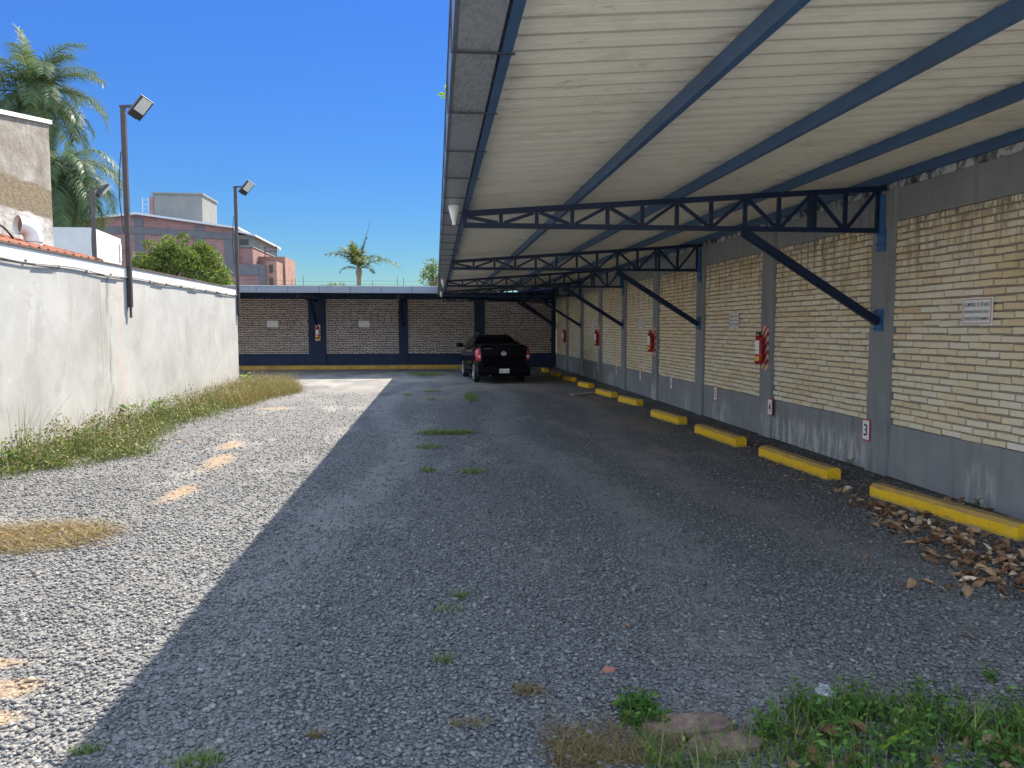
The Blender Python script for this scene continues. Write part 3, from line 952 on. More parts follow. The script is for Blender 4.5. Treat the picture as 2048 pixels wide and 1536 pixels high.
def corrugated(along0, along1, p0, p1, axis):
    """trapezoid-ribbed sheet; ribs run from p0=(pos, z) to p1=(pos, z); repeated along the other axis"""
    prof = []
    s = along0
    P = 0.19
    while s < along1:
        for ds, dz in ((0, 0.017), (0.05, 0.0092), (0.0515, 0.0108), (0.053, 0.0088), (0.108, 0.0006), (0.114, 0.0), (0.120, 0.0016), (0.184, 0.0166)):
            prof.append((min(s + ds, along1), dz))
        s += P
    T = 0.03
    vs, fs = [], []
    n = len(prof)
    for lay in (0.0, T):
        for (pos, z) in (p0, p1):
            for (u, dz) in prof:
                vs.append((pos, u, z + dz + lay) if axis == 'x' else (u, pos, z + dz + lay))
    for i in range(n - 1):
        fs.append((i, i + 1, n + i + 1, n + i))
        fs.append((2 * n + i, 3 * n + i, 3 * n + i + 1, 2 * n + i + 1))
        fs.append((i, 2 * n + i, 2 * n + i + 1, i + 1))
        fs.append((n + i, n + i + 1, 3 * n + i + 1, 3 * n + i))
    return MB().raw(vs, fs)

def truss_parts(t, y, x0=0.30, x1=4.76, ycorner=False):
    zb = 2.64
    tr = MB().bar((x0 - 0.02, y, zb), (x1, y, zb), 0.05, 0.05).build('truss', 'blue_shaded', t)
    a, c = (x0 - 0.02, y, ztop(x0) - 0.03), (x1 + 0.06, y, ztop(x1) - 0.03)
    MB().bar(a, c, 0.05, 0.055).build('top_chord', 'blue_shaded', tr)
    N = 12
    wb = MB()
    for i in range(N + 1):
        x = x0 + (x1 - x0 - 0.02) * i / N
        top = ztop(x) - 0.055
        if i in (0, N):
            wb.box(x - 0.02, x + 0.02, y - 0.022, y + 0.022, zb + 0.022, top)
        elif i == 10:
            for s in (-0.028, 0.028):
                wb.box(x + s - 0.017, x + s + 0.017, y - 0.02, y + 0.02, zb + 0.022, top)
        else:
            wb.box(x - 0.018, x + 0.018, y - 0.02, y + 0.02, zb + 0.022, top)
        if i < N:
            xn = x0 + (x1 - x0 - 0.02) * (i + 1) / N
            tn = ztop(xn) - 0.06
            p, q = ((x + 0.03, y, top - 0.005), (xn - 0.03, y, zb + 0.028)) if i % 2 == 0 else ((x + 0.03, y, zb + 0.028), (xn - 0.03, y, tn - 0.005))
            wb.bar(p, q, 0.034, 0.03, up=(0, 1, 0))
    wb.build('web', 'blue_shaded', tr)
    bx = x0 + (x1 - x0) * 8 / 12
    MB().bar((bx - 0.03, y, zb - 0.03), (XW - 0.075, y, 1.66), 0.075, 0.085, ch=0.006).build('brace', 'blue_shaded', tr)
    for z0_, z1_, zb_ in ((1.56, 1.80, (1.59, 1.77)), (2.42, 3.02, (2.50,))):
        pl = MB().box(XW - 0.062, XW - 0.047, y - 0.075, y + 0.075, z0_, z1_ if z0_ < 2 else 2.66)
        if z0_ > 2:
            pl.box(XW - 0.105, XW - 0.0615, y - 0.045, y + 0.045, 2.60, 3.02)
        for zz in zb_:
            for s_ in (-0.055, 0.055):
                pl.lathe([(0.012, -0.003), (0.012, 0.012), (0.005, 0.03)], (XW - 0.062, y + s_, zz), (-1, 0, 0), 6)
        pl.build('mounting_plate', 'blue_plate_lit', tr)
    return tr

def canopy():
    t = thing('carport_canopy', (2.5, 14, 0), 'long carport canopy with cream corrugated roof on blue trusses along brick wall', 'canopy')
    Y0, Y1 = 2.12, 30.5
    zr = lambda x: ztop(x) + 0.076
    corrugated(Y0, Y1, (0.12, zr(0.12)), (XW + 0.095, zr(XW + 0.095)), 'x').build('roof_sheet', 'roof_cream', t)
    for i, x in enumerate(PX):
        z = ztop(x)
        m = MB()
        if i == 0:
            prof = [(x - 0.022, z), (x + 0.022, z), (x + 0.022, z + 0.074), (x - 0.022, z + 0.074)]
        else:
            # C channel, open to the wall side, with a rolled lip
            z -= 0.018
            prof = [(x - 0.022, z), (x + 0.022, z), (x + 0.022, z + 0.018), (x + 0.0185, z + 0.018), (x + 0.0185, z + 0.0035), (x - 0.0185, z + 0.0035), (x - 0.0185, z + 0.088), (x + 0.022, z + 0.088), (x + 0.022, z + 0.092), (x - 0.022, z + 0.092)]
        m.prism(prof, 'y', Y0, Y1)
        m.build('purlin', 'blue_lit', t)
    for y in TR:
        truss_parts(t, y)
    # box gutter on the open edge
    g = MB()
    g.box(0.095, 0.277, Y0, 26.18, 2.795, 2.81)
    gut = g.build('gutter', 'gutter_soffit', t)
    f = MB().box(0.078, 0.094, Y0, 26.18, 2.79, 3.03)
    f.box(0.070, 0.1, Y0, 26.18, 3.03, 3.045)
    f.build('fascia', 'back_fascia', gut)
    s = MB()
    y = 2.45
    while y < 25.9:
        s.box(0.085, 0.35, y - 0.006, y + 0.006, 2.781, 2.789)
        s.box(0.071, 0.077, y - 0.006, y + 0.006, 2.781, 3.029)
        y += 0.93
    tag(s.build('seam_strap', 'dark_strap', gut), kind='stuff')
    for y in (7.55, 19.0, 25.3):
        c = MB().lathe([(0.055, 2.79), (0.06, 2.775), (0.03, 2.66), (0.028, 2.645)], (0.185, y, 0), n=18)
        c.lathe([(0.022, 2.644), (0.018, 2.60)], (0.185, y, 0), n=12)
        c.build('outlet_funnel', 'white_plastic', gut, smooth=40)
canopy()

def back_canopy():
    t = thing('carport_canopy', (-5, 28, 0), 'far canopy with pale grey metal fascia across the end of the yard', 'canopy')
    yf = 26.2
    XL = -14.0
    zr = lambda y: 2.945 + (y - yf) * 0.03
    corrugated(XL, 0.55, (yf + 0.02, zr(yf)), (YBK + 0.1, zr(YBK)), 'y').build('roof_sheet', 'roof_cream', t)
    f = MB()
    x = XL
    f.box(XL, 0.07, yf - 0.012, yf + 0.006, 2.768, 2.985)
    fa = f.build('fascia', 'back_fascia', t)
    s = MB()
    x = -13.16
    while x < 0.05:
        s.box(x - 0.009, x + 0.009, yf - 0.016, yf - 0.012, 2.766, 2.985)
        x += 1.03
    tag(s.build('seam', 'dark_strap', fa), kind='stuff')
    MB().box(XL, 0.07, yf - 0.02, yf + 0.03, 2.985, 3.005).build('capping', 'roof_edge', fa)
    MB().box(XL, 0.06, yf + 0.007, yf + 0.19, 2.765, 2.78).build('soffit', 'gutter_soffit', fa)
    for y in (26.45, 27.5, 28.6, 29.7, 30.4):
        MB().box(XL, 0.2, y - 0.03, y + 0.03, zr(y) - 0.125, zr(y) - 0.002).build('purlin', 'blue_shaded', t)
    for x in (-10.0, -4.65, -1.29):
        m = MB().bar((x, yf + 0.25, 2.63), (x, YBK - 0.06, 2.63), 0.05, 0.05)
        m.bar((x, yf + 0.25, 2.74), (x, YBK - 0.06, 2.90), 0.05, 0.05)
        n = 11
        for i in range(n + 1):
            y = yf + 0.3 + (YBK - 0.1 - yf - 0.3) * i / n
            zt = 2.72 + (y - yf) * 0.036
            m.box(x - 0.017, x + 0.017, y - 0.017, y + 0.017, 2.65, zt)
        m.bar((x, yf + 3.0, 2.60), (x, YBK - 0.08, 1.7), 0.075, 0.08)
        m.build('truss', 'blue_shaded', t)
    # corner truss
    m = MB().bar((0.25, 26.4, 2.64), (4.75, 30.45, 2.60), 0.06, 0.06)
    m.bar((0.25, 26.4, 2.76), (4.75, 30.45, 2.94), 0.06, 0.06)
    for i in range(15):
        q = i / 14
        m.bar((0.25 + 4.5 * q, 26.4 + 4.05 * q, 2.66), (0.25 + 4.5 * q, 26.4 + 4.05 * q, 2.74 + 0.17 * q), 0.035, 0.035)
    m.bar((3.3, 29.15, 2.58), (4.72, 30.42, 1.7), 0.08, 0.08)
    m.build('corner_truss', 'blue_shaded', t)
    c = MB().box(-1.36, -1.2, 29.9, YBK - 0.062, 2.1, 2.24)
back_canopy()

# ================================================================== left white wall, cable
XL = -5.03
def left_wall():
    t = thing('boundary_wall', (XL, 0, 0), 'stained white plaster wall in full sun along the weeds', 'wall')
    MB().box(XL - 0.16, XL, -3, 20.03, -0.05, 2.40).build('wall_face', 'white_wall', t)
    m = MB().box(XL - 0.165, XL + 0.012, -3, 20.035, 2.40, 2.575)
    m.build('coping', 'white_coping', t)
    rr = random.Random(2)
    c = MB()
    y = -3
    while y < 19.9:
        L = rr.uniform(0.3, 0.6)
        c.box(XL - 0.20, XL + 0.03, y, min(y + L - 0.006, 20.05), 2.576, 2.596 + rr.uniform(0, 0.012))
        y += L
    c.build('capping_tile', 'steel_rust', t)
    MB().box(-14, XL - 0.165, 19.85, 20.03, -0.05, 2.5).build('return_wall', 'white_coping', t)
left_wall()
pts = []
for i in range(60):
    y = 3 + 16.9 * i / 59
    pts.append((XL + 0.03, y, 2.425 - 0.018 * abs(math.sin(y * 1.1)) - 0.012 * math.sin(y * 2.7)))
cb = MB().tube(pts, 0.009, 6)
for a in range(8):
    i0 = 4 + a * 7
    cb.tube([(p[0] + 0.008, p[1], p[2] - 0.018) for p in pts[i0:i0 + 3]], 0.009, 5)
for y in np.arange(3.4, 19.8, 0.82):
    cb.box(XL, XL + 0.04, y - 0.004, y + 0.004, 2.38, 2.435)
tag(cb.build('cable', 'cable_grey', loc=(XL, 11, 2.4)), 'thin grey cable clipped along the top of the white wall', 'cable')

# ================================================================== flood lamps on poles
def lamp_post(loc, h0, h1, label, yaw=0.0):
    """origin at the pole's mounting line; pole from h0 to h1"""
    t = thing('lamp_post', loc, label, 'lamp post', 'floodlights on brown poles')
    x, y, z = loc
    p = MB().box(x - 0.035, x + 0.035, y - 0.035, y + 0.035, h0, h1)
    p.box(x - 0.005, x + 0.015, y - 0.03, y + 0.03, h0 - 0.17, h0)
    p.build('pole', 'pole_brown', t)
    MB().bar((x - 0.05, y, h1 + 0.018), (x + 0.22, y - 0.02, h1 + 0.03), 0.045, 0.035).build('arm', 'pole_brown', t)
    d = []
    for i in range(9):
        q = i / 8
        d.append((x - 0.045 - 0.05 * math.sin(q * PI), y - 0.03, h1 - 0.7 - 1.3 * q))
    MB().tube(d, 0.008, 5).build('wire', 'cable_black', t)
    L = Vector((0.66, -0.12, 0.74)).normalized()
    N = Vector((0.52, -0.66, -0.57))
    N = (N - L * N.dot(L)).normalized()
    W = N.cross(L)
    c = Vector((x + 0.30, y - 0.06, h1 - 0.02))
    hd = MB().obox(c - N * 0.03, W, L, N, 0.23, 0.37, 0.055, 0.012)
    hd.obox(c - L * 0.13 - N * 0.085, W, L, N, 0.15, 0.15, 0.06, 0.01)
    for i in range(7):
        hd.obox(c + L * 0.05 + W * (-0.09 + 0.03 * i) - N * 0.07, W, L, N, 0.006, 0.24, 0.03)
    head = hd.build('lamp_head', 'black_metal', t)
    MB().obox(c + L * 0.05, W, L, N, 0.17, 0.245, 0.006).build('lens', 'led_glass', head)
    MB().bar((x + 0.2, y - 0.02, h1 + 0.03), c - N * 0.06 - L * 0.05, 0.05, 0.03).build('bracket', 'black_metal', head)
    return t
lamp_post((XL + 0.04, 13.1, 0), 1.93, 5.13, 'tall brown floodlight pole fixed midway along the white wall')
lamp_post((XL + 0.04, 20.0, 0), 1.93, 5.10, 'brown floodlight pole at the far end of the white wall')
t3 = lamp_post((-8.42, 20.0, 0), 2.0, 5.0, 'floodlight pole rising behind the tile roof beside the hanging palm')
t3.rotation_euler.z = R(62)

# ================================================================== wheel stops
ST = [(4.08, 6.75, 4.33, 5.18), (3.995, 9.05, 4.073, 7.5), (3.9, 11.15, 3.98, 9.72), (3.83, 13.3, 3.96, 12.08), (3.91, 16.1, 4.06, 15.1), (3.84, 18.1, 3.95, 16.9), (3.85, 20.5, 3.98, 19.6), (3.88, 23.1, 3.95, 22.0), (3.86, 25.4, 3.87, 24.4), (3.84, 27.7, 3.83, 26.7)]
SL = ['yellow wheel stop half buried in brown fallen leaves', 'yellow wheel stop below the number 3 plate', 'yellow wheel stop in front of the number 4 plate', 'yellow wheel stop in front of the number 5 plate',
      'yellow wheel stop between plates 5 and 6, fifth from the leaves', 'yellow wheel stop near the number 7 plate, sixth from the leaves', 'yellow wheel stop near the number 8 plate, seventh from the leaves',
      'yellow wheel stop, eighth from the leaves, just before the pickup', 'dim yellow wheel stop beside the parked pickup', 'dim yellow wheel stop in the corner beyond the pickup']
for (xa, ya, xb, yb), lb in zip(ST, SL):
    d = Vector((xb - xa, yb - ya, 0)); L = d.length; d.normalize()
    s = Vector((-d.y, d.x, 0))       # towards the wall
    if s.x < 0: s = -s
    rr = random.Random(int(ya * 10))
    W, H, ch = 0.155, 0.135 + rr.uniform(-.005, .008), 0.032
    prof = [(0, -0.03), (W, -0.03), (W, H - ch), (W - ch, H), (ch, H), (0, H - ch)]
    m = MB()
    nseg = 14
    vs, fs = [], []
    for i in range(nseg + 1):
        q = i / nseg
        for j, (a, z) in enumerate(prof):
            e = 0.012 if i in (0, nseg) else 0.0
            p = Vector((xa, ya, 0)) + d * (L * q + (e * (1 if j in (0, 1, 2, 5) else 1) if i == 0 else -e if i == nseg else 0)) + s * (a + rr.uniform(-.0025, .0025)) + Vector((0, 0, z + rr.uniform(-.002, .002)))
            vs.append(p)
    n = len(prof)
    for i in range(nseg):
        for j in range(n):
            fs.append((i * n + j, i * n + (j + 1) % n, (i + 1) * n + (j + 1) % n, (i + 1) * n + j))
    fs += [tuple(range(n - 1, -1, -1)), tuple(nseg * n + j for j in range(n))]
    m.raw(vs, fs)
    o = m.build('wheel_stop', 'yellow_paint', loc=(xa, ya, 0))
    tag(o, lb, 'wheel stop', 'yellow wheel stops along the brick wall')
m = MB().bar((-4.72, 17.6, 0.06), (-4.75, 18.9, 0.06), 0.15, 0.14, ch=0.03)
tag(m.build('wheel_stop', 'yellow_paint', loc=(-4.7, 18, 0)), 'yellow wheel stop overgrown by weeds at the white wall', 'wheel stop')

# ================================================================== number plates and signs
def number_plate(y, num):
    z = 0.455
    t = thing('number_plate', (XW - 0.006, y, z), f'white plate with red border showing number {num} on the grey plinth', 'sign', 'parking bay number plates')
    x = XW - 0.052 if any(abs(y - c) < 0.3 for c in COLS) else XW - 0.008
    MB().box(x - 0.006, x, y - 0.075, y + 0.075, z - 0.12, z + 0.12).build('border', 'ink_red', t)
    MB().box(x - 0.009, x - 0.006, y - 0.062, y + 0.062, z - 0.107, z + 0.107).build('face', 'sign_white', t)
    text_mesh('numeral', num, 'ink_black', t, (x - 0.0105, y, z), (0, -1, 0), (0, 0, 1), 0.135, 0.07 if len(num) == 1 else 0.09)
for y, nme in ((8.03, '3'), (10.5, '4'), (12.77, '5'), (15.28, '6'), (17.68, '7'), (20.09, '8'), (22.45, '9'), (24.7, '10')):
    number_plate(y, nme)

def notice(o, ex, lab, w=0.39, h=0.245):
    t = thing('notice_sign', o, lab, 'sign', 'liability notices on the brick')
    o = Vector(o); ex = Vector(ex); ey = Vector((0, 0, 1)); nz = ex.cross(ey)
    MB().obox(o + nz * 0.003, ex, ey, nz, w, h, 0.006).build('board', 'sign_white', t)
    bd = MB()
    a, b = w / 2 - 0.016, h / 2 - 0.016
    for s in (-1, 1):
        bd.obox(o + nz * 0.0068 + ey * (b * s), ex, ey, nz, 2 * a, 0.006, 0.0014)
        bd.obox(o + nz * 0.0068 + ex * (a * s), ex, ey, nz, 0.006, 2 * b - 0.007, 0.0014)
    bd.build('border', 'ink_red', t)
    y1, y2, y3 = 0.06, -0.003, -0.066
    W = w - 0.06
    text_mesh('lettering', 'LA EMPRESA', 'ink_black', t, o + ey * y1 - ex * (W * 0.27), ex, ey, 0.037, W * 0.46, 0.0072)
    text_mesh('lettering', 'NO', 'ink_red', t, o + ey * y1 + ex * (W * 0.055), ex, ey, 0.037, W * 0.10, 0.0072)
    text_mesh('lettering', 'SE HACE', 'ink_black', t, o + ey * y1 + ex * (W * 0.32), ex, ey, 0.037, W * 0.34, 0.0072)
    text_mesh('lettering', 'RESPONSABLE POR DAÑOS, ROBOS Y', 'ink_black', t, o + ey * y2, ex, ey, 0.036, W, 0.0072)
    text_mesh('lettering', 'EXTRAVIOS EN LOS ESTACIONAMIENTOS', 'ink_black', t, o + ey * y3, ex, ey, 0.032, W, 0.0072)
xs = XW - 0.016
for y, z, lb in ((6.4, 1.745, 'nearest white notice with red border on the cream brick wall'), (12.0, 1.72, 'white notice on cream brick above plate 5'), (17.7, 1.715, 'white notice on cream brick above plate 7'), (23.2, 1.71, 'farthest white notice on the cream brick wall')):
    notice((xs, y, z), (0, -1, 0), lb)
notice((-6.36, YBK - 0.018, 1.74), (1, 0, 0), 'white notice on dark end wall next to the white wall', 0.42, 0.26)
notice((-2.83, YBK - 0.018, 1.74), (1, 0, 0), 'white notice on the middle brick panel of the end wall', 0.42, 0.26)

# ================================================================== fire extinguishers on striped boards
def extinguisher(o, ex, wlab):
    """o: point on the wall face; ex: unit vector to the viewer's right along the wall"""
    o = Vector(o); ex = Vector(ex); ey = Vector((0, 0, 1)); nz = ex.cross(ey)
    t = thing('extinguisher_board', o, 'red and white striped backboard ' + wlab, 'backboard', 'striped extinguisher boards')
    mb = MB()
    w, h, r, th = 0.20, 0.65, 0.06, 0.018
    pts = []
    for cx, cy, a0 in ((w / 2 - r, h / 2 - r, 0), (-w / 2 + r, h / 2 - r, 90), (-w / 2 + r, -h / 2 + r, 180), (w / 2 - r, -h / 2 + r, 270)):
        for k in range(6):
            a = R(a0 + 18 * k)
            pts.append((cx + r * math.cos(a), cy + r * math.sin(a)))
    n = len(pts)
    vs = [o + ex * a + ey * b + nz * d for d in (0.002, th) for a, b in pts]
    mb.raw(vs, [tuple(range(n - 1, -1, -1)), tuple(range(n, 2 * n))] + [(i, (i + 1) % n, n + (i + 1) % n, n + i) for i in range(n)])
    mb.build('panel', 'hazard_stripes', t)
    MB().obox(o + nz * (th + 0.002) + ey * (-h / 2 + 0.055), ex, ey, nz, 0.12, 0.016, 0.003).build('caption_strip', 'label_yellow', t)
    t2 = thing('fire_extinguisher', o + nz * 0.05, 'red fire extinguisher with white label ' + wlab, 'fire extinguisher', 'fire extinguishers on the walls')
    t2.scale = (0.86, 0.86, 0.86)
    c = o + nz * (th + 0.085)
    zb, zt = -0.27, 0.20
    body = MB().lathe([(0.055, zb), (0.072, zb + 0.02), (0.076, zb + 0.05), (0.076, zt - 0.06), (0.066, zt - 0.02), (0.04, zt + 0.012), (0.022, zt + 0.022)], c, n=28)
    bo = body.build('cylinder', 'red_paint', t2, smooth=45)
    def band(z0, z1, name, mat, rr, a0, a1):
        m = MB()
        nn = 12
        base = math.atan2(nz.y, nz.x)
        vs = []
        for z in (z0, z1):
            for k in range(nn + 1):
                a = base + R(a0 + (a1 - a0) * k / nn)
                vs.append(c + Vector((math.cos(a) * rr, math.sin(a) * rr, z)))
        m.raw(vs, [(k, k + 1, nn + 2 + k, nn + 1 + k) for k in range(nn)])
        return m.build(name, mat, bo, smooth=60)
    band(-0.10, 0.13, 'label', 'label_white', 0.0775, -60, 60)
    band(-0.215, -0.14, 'label', 'label_yellow', 0.0775, -60, 60)
    band(-0.045, -0.03, 'strap', 'black_metal', 0.079, -179, 180)
    v = MB().lathe([(0.02, zt + 0.02), (0.02, zt + 0.055), (0.012, zt + 0.07)], c, n=12)
    v.bar(c + ey * (zt + 0.06) - ex * 0.02, c + ey * (zt + 0.085) + ex * 0.10, 0.022, 0.012)
    v.bar(c + ey * (zt + 0.045) - ex * 0.01, c + ey * (zt + 0.03) + ex * 0.09, 0.02, 0.01)
    v.build('valve', 'black_metal', t2)
    h = []
    for k in range(13):
        q = k / 12
        h.append(c + ex * (-0.03 - 0.075 * min(1, q * 3)) + nz * 0.015 + ey * (zt + 0.04 + 0.03 * math.sin(min(1, q * 2.5) * PI) - 0.42 * max(0, q - 0.25)))
    MB().tube(h, 0.01, 7).build('hose', 'cable_black', t2, smooth=60)
    MB().obox(c - nz * 0.075 + ey * 0.03, ex, ey, nz, 0.05, 0.03, 0.03).build('hook', 'black_metal', t2)
E_ = [(10.71, 'on the grey column by plate 4'), (16.41, 'on the column between plates 6 and 7'), (22.11, 'on the column near plate 9'), (27.81, 'near the far brick corner')]
for y, lb in E_:
    extinguisher((XW - 0.047, y, 1.30), (0, -1, 0), lb)
extinguisher((-4.62, YBK - 0.062, 1.40), (1, 0, 0), 'on the wide navy column of the end wall')

# ================================================================== pickup truck
def pickup():
    t = thing('pickup_truck', (1.91, 21.52, 0), 'black pickup truck with red tail lights parked nose to the end wall', 'pickup truck', rz=R(5))
    t.scale = (0.94, 0.96, 1.0)
    K = dict(parent=t, local=True)
    # lower body: stations along y (0 = tail)
    st = [(0.0, .74, .36, 1.05), (0.04, .80, .33, 1.075), (0.30, .83, .30, 1.09), (0.9, .835, .28, 1.085), (1.55, .835, .26, 1.07), (1.62, .835, .26, 1.0), (2.4, .835, .25, .985), (3.2, .83, .25, .965), (3.45, .825, .25, .95), (4.05, .80, .26, .86), (4.35, .74, .28, .74), (4.47, .6, .32, .62)]
    vs, fs = [], []
    def ring(y, w_, zb, zt):
        h = zt - zb
        half = [(0.0, zb), (w_ * .82, zb), (w_ * .955, zb + h * .10), (w_ * .985, zb + h * .35), (w_, zb + h * .58), (w_ * .985, zb + h * .78), (w_ * .965, zb + h * .92), (w_ * .92, zt - .012), (w_ * .86, zt), (0.0, zt + .012)]
        return half + [(-a, b) for a, b in half[-2:0:-1]]
    n = None
    for (y, w_, zb, zt) in st:
        q = ring(y, w_, zb, zt)
        n = len(q)
        vs += [(a, y, b) for a, b in q]
    for i in range(len(st) - 1):
        for j in range(n):
            fs.append((i * n + j, i * n + (j + 1) % n, (i + 1) * n + (j + 1) % n, (i + 1) * n + j))
    fs += [tuple(range(n)), tuple((len(st) - 1) * n + j for j in range(n - 1, -1, -1))]
    body = MB().raw(vs, fs).build('body', 'truck_paint', **K)
    # wheel arches cut out of the body
    cut = MB()
    for y in (0.90, 3.55):
        for s in (-1, 1):
            cut.lathe([(0.355, 0.52), (0.355, 0.95)], (0, y, 0.30), (s, 0, 0), 28)
    cu = cut.build('arch_cut', 'truck_trim', **K)
    bm = bmesh.new(); bm.from_mesh(body.data); bmesh.ops.recalc_face_normals(bm, faces=bm.faces); bm.to_mesh(body.data); bm.free()
    bm = bmesh.new(); bm.from_mesh(cu.data); bmesh.ops.recalc_face_normals(bm, faces=bm.faces); bm.to_mesh(cu.data); bm.free()
    md = body.modifiers.new('arches', 'BOOLEAN')
    md.operation = 'DIFFERENCE'; md.object = cu; md.solver = 'EXACT'
    dg = bpy.context.evaluated_depsgraph_get()
    me = bpy.data.meshes.new_from_object(body.evaluated_get(dg))
    body.modifiers.clear()
    me.name = 'body'
    body.data = me
    me.materials.clear(); me.materials.append(M['truck_paint'])
    me.polygons.foreach_set('material_index', [0] * len(me.polygons))
    me.polygons.foreach_set('use_smooth', [True] * len(me.polygons))
    me.set_sharp_from_angle(angle=R(32))
    bpy.data.objects.remove(cu)
    # cabin: rings up in z: (z, half width, y rear, y front)
    cz = [(0.97, .795, 1.50, 3.50), (1.08, .755, 1.56, 3.27), (1.20, .69, 1.63, 2.98), (1.30, .61, 1.72, 2.72), (1.365, .52, 1.83, 2.56), (1.395, .42, 1.95, 2.42)]
    vs, fs = [], []
    def cab(zr):
        z, w_, a, b = zr
        c = min(.14, w_ * .3)
        return [(-w_ + c * .6, a, z), (w_ - c * .6, a, z), (w_ - c * .12, a + c * .4, z), (w_, a + c, z), (w_, b - c, z), (w_ - c * .2, b - c * .35, z), (w_ - c * .7, b, z), (-w_ + c * .7, b, z), (-w_ + c * .2, b - c * .35, z), (-w_, b - c, z), (-w_, a + c, z), (-w_ + c * .12, a + c * .4, z)]
    for q in cz:
        vs += cab(q)
    n = 12
    for i in range(len(cz) - 1):
        for j in range(n):
            fs.append((i * n + j, i * n + (j + 1) % n, (i + 1) * n + (j + 1) % n, (i + 1) * n + j))
    fs += [tuple((len(cz) - 1) * n + j for j in range(n)), tuple(range(n - 1, -1, -1))]
    MB().raw(vs, fs).build('cabin', 'truck_paint', smooth=50, **K)
    def at(z):
        for i in range(len(cz) - 1):
            if cz[i][0] <= z <= cz[i + 1][0]:
                q = (z - cz[i][0]) / (cz[i + 1][0] - cz[i][0])
                return [cz[i][k] + (cz[i + 1][k] - cz[i][k]) * q for k in range(4)]
    def strip(rows, name, mat, th):
        vs, fs = [], []
        m = len(rows)
        for r_ in rows: vs += r_
        for i in range(m - 1):
            fs.append((2 * i, 2 * i + 1, 2 * i + 3, 2 * i + 2))
        return MB().raw(vs, fs).build(name, mat, smooth=60, **K)
    zs = [1.10, 1.16, 1.22, 1.28, 1.325]
    strip([[(-(at(z)[1] - .12), at(z)[2] - .006, z), (at(z)[1] - .12, at(z)[2] - .006, z)] for z in zs], 'rear_window', 'truck_glass', 0)
    for s in (-1, 1):
        for (ya, yb) in ((0.16, 0.62), (0.66, 1.28)):
            strip([[(s * (at(z)[1] + .005), at(z)[2] + ya, z), (s * (at(z)[1] + .005), min(at(z)[2] + yb, at(z)[3] - .16), z)] for z in zs[:-1]], 'side_window', 'truck_glass', 0)
        rail = MB().tube([(s * .50, 1.82, 1.385), (s * .50, 1.95, 1.425), (s * .50, 2.5, 1.43), (s * .50, 2.68, 1.38)], .014, 8)
        rail.build('roof_rail', 'chrome', smooth=60, **K)
        # sail panels between cabin and bed
        MB().raw([(s * .81, 1.62, 1.03), (s * .81, 0.95, 1.075), (s * .70, 1.66, 1.22), (s * .74, 1.62, 1.03), (s * .74, 0.95, 1.07), (s * .64, 1.66, 1.20)], [(0, 1, 2), (3, 5, 4), (0, 3, 4, 1), (1, 4, 5, 2), (2, 5, 3, 0)]).build('sail_panel', 'truck_paint', **K)
        tl = MB()
        tl.raw([(s * .695, -.022, .66), (s * .775, .002, .66), (s * .79, .0, .86), (s * .775, .01, 1.0), (s * .735, -.01, 1.03), (s * .705, -.02, .9), (s * .84, .13, .70), (s * .845, .13, .88), (s * .83, .12, .97)],
               [(0, 1, 2, 5), (2, 3, 4, 5), (1, 6, 7, 2), (2, 7, 8, 3)])
        lamp = tl.build('tail_light', 'lamp_red', smooth=40, **K)
        MB().lathe([(.042, 0), (.042, .012), (.02, .018)], (s * .742, -.010, .78), (0, -1, 0), 14).build('reversing_lamp', 'lamp_clear', lamp, local=True)
        mr = MB().obox((s * .98, 3.0, 1.05), (1, 0, 0), (0, 1, 0), (0, 0, 1), .21, .10, .145, .03)
        mr.bar((s * .80, 3.02, 1.0), (s * .93, 3.0, 1.03), .05, .04)
        mir = mr.build('mirror', 'truck_paint', **K)
        MB().box(s * .98 - .085, s * .98 + .085, 2.945, 2.949, .995, 1.105).build('glass', 'truck_glass', mir, local=True)
        MB().box(s * .84 - .012, s * .84 + .012, 1.85, 2.0, .88, .91).build('door_handle', 'chrome', **K)
        MB().lathe([(.05, 0), (.05, .012)], (s * .832, 1.25, .93), (s, 0, 0), 16).build('fuel_flap', 'chrome' if s < 0 else 'truck_paint', **K)
        MB().box(min(s * .835, s * .845), max(s * .835, s * .845), 1.35, 3.05, .42, .50).build('door_moulding', 'truck_trim', **K)
        MB().box(min(s * .70, s * .82), max(s * .70, s * .82), 1.33, 3.1, .2, .27).build('side_step', 'truck_trim', **K)
    MB().box(-.66, .66, .05, 1.5, 1.088, 1.112).build('bed_cover', 'truck_trim', **K)
    tg = MB()
    tg.raw([(-.68, -.018, .52), (.68, -.018, .52), (.69, -.024, .80), (-.69, -.024, .80), (.665, -.012, 1.05), (-.665, -.012, 1.05), (-.68, .05, .52), (.68, .05, .52), (.665, .05, 1.065), (-.665, .05, 1.065)],
           [(0, 1, 2, 3), (3, 2, 4, 5), (5, 4, 8, 9), (0, 6, 7, 1), (0, 3, 5, 9, 6), (1, 7, 8, 4, 2)])
    gate = tg.build('tailgate', 'truck_paint', **K)
    MB().box(-.13, .13, -.030, -.016, .925, .97).build('handle', 'truck_trim', gate, local=True)
    MB().box(-.6, -.38, -.026, -.012, 1.0, 1.008).build('trim_strip', 'chrome', gate, local=True)
    em = MB()
    ring_ = [(0.062 * math.cos(2 * PI * k / 24), -.034, .86 + .055 * math.sin(2 * PI * k / 24)) for k in range(25)]
    em.tube(ring_, .008, 6)
    em.box(-.082, .082, -.046, -.03, .848, .872)
    em.build('emblem', 'plate_white', gate, local=True, smooth=40)
    bp = MB()
    bp.prism([(-.10, .28), (-.115, .34), (-.10, .50), (.06, .52), (.12, .27), (.0, .22)], 'x', -.80, .80)
    bmp = bp.build('rear_bumper', 'truck_paint', **K)
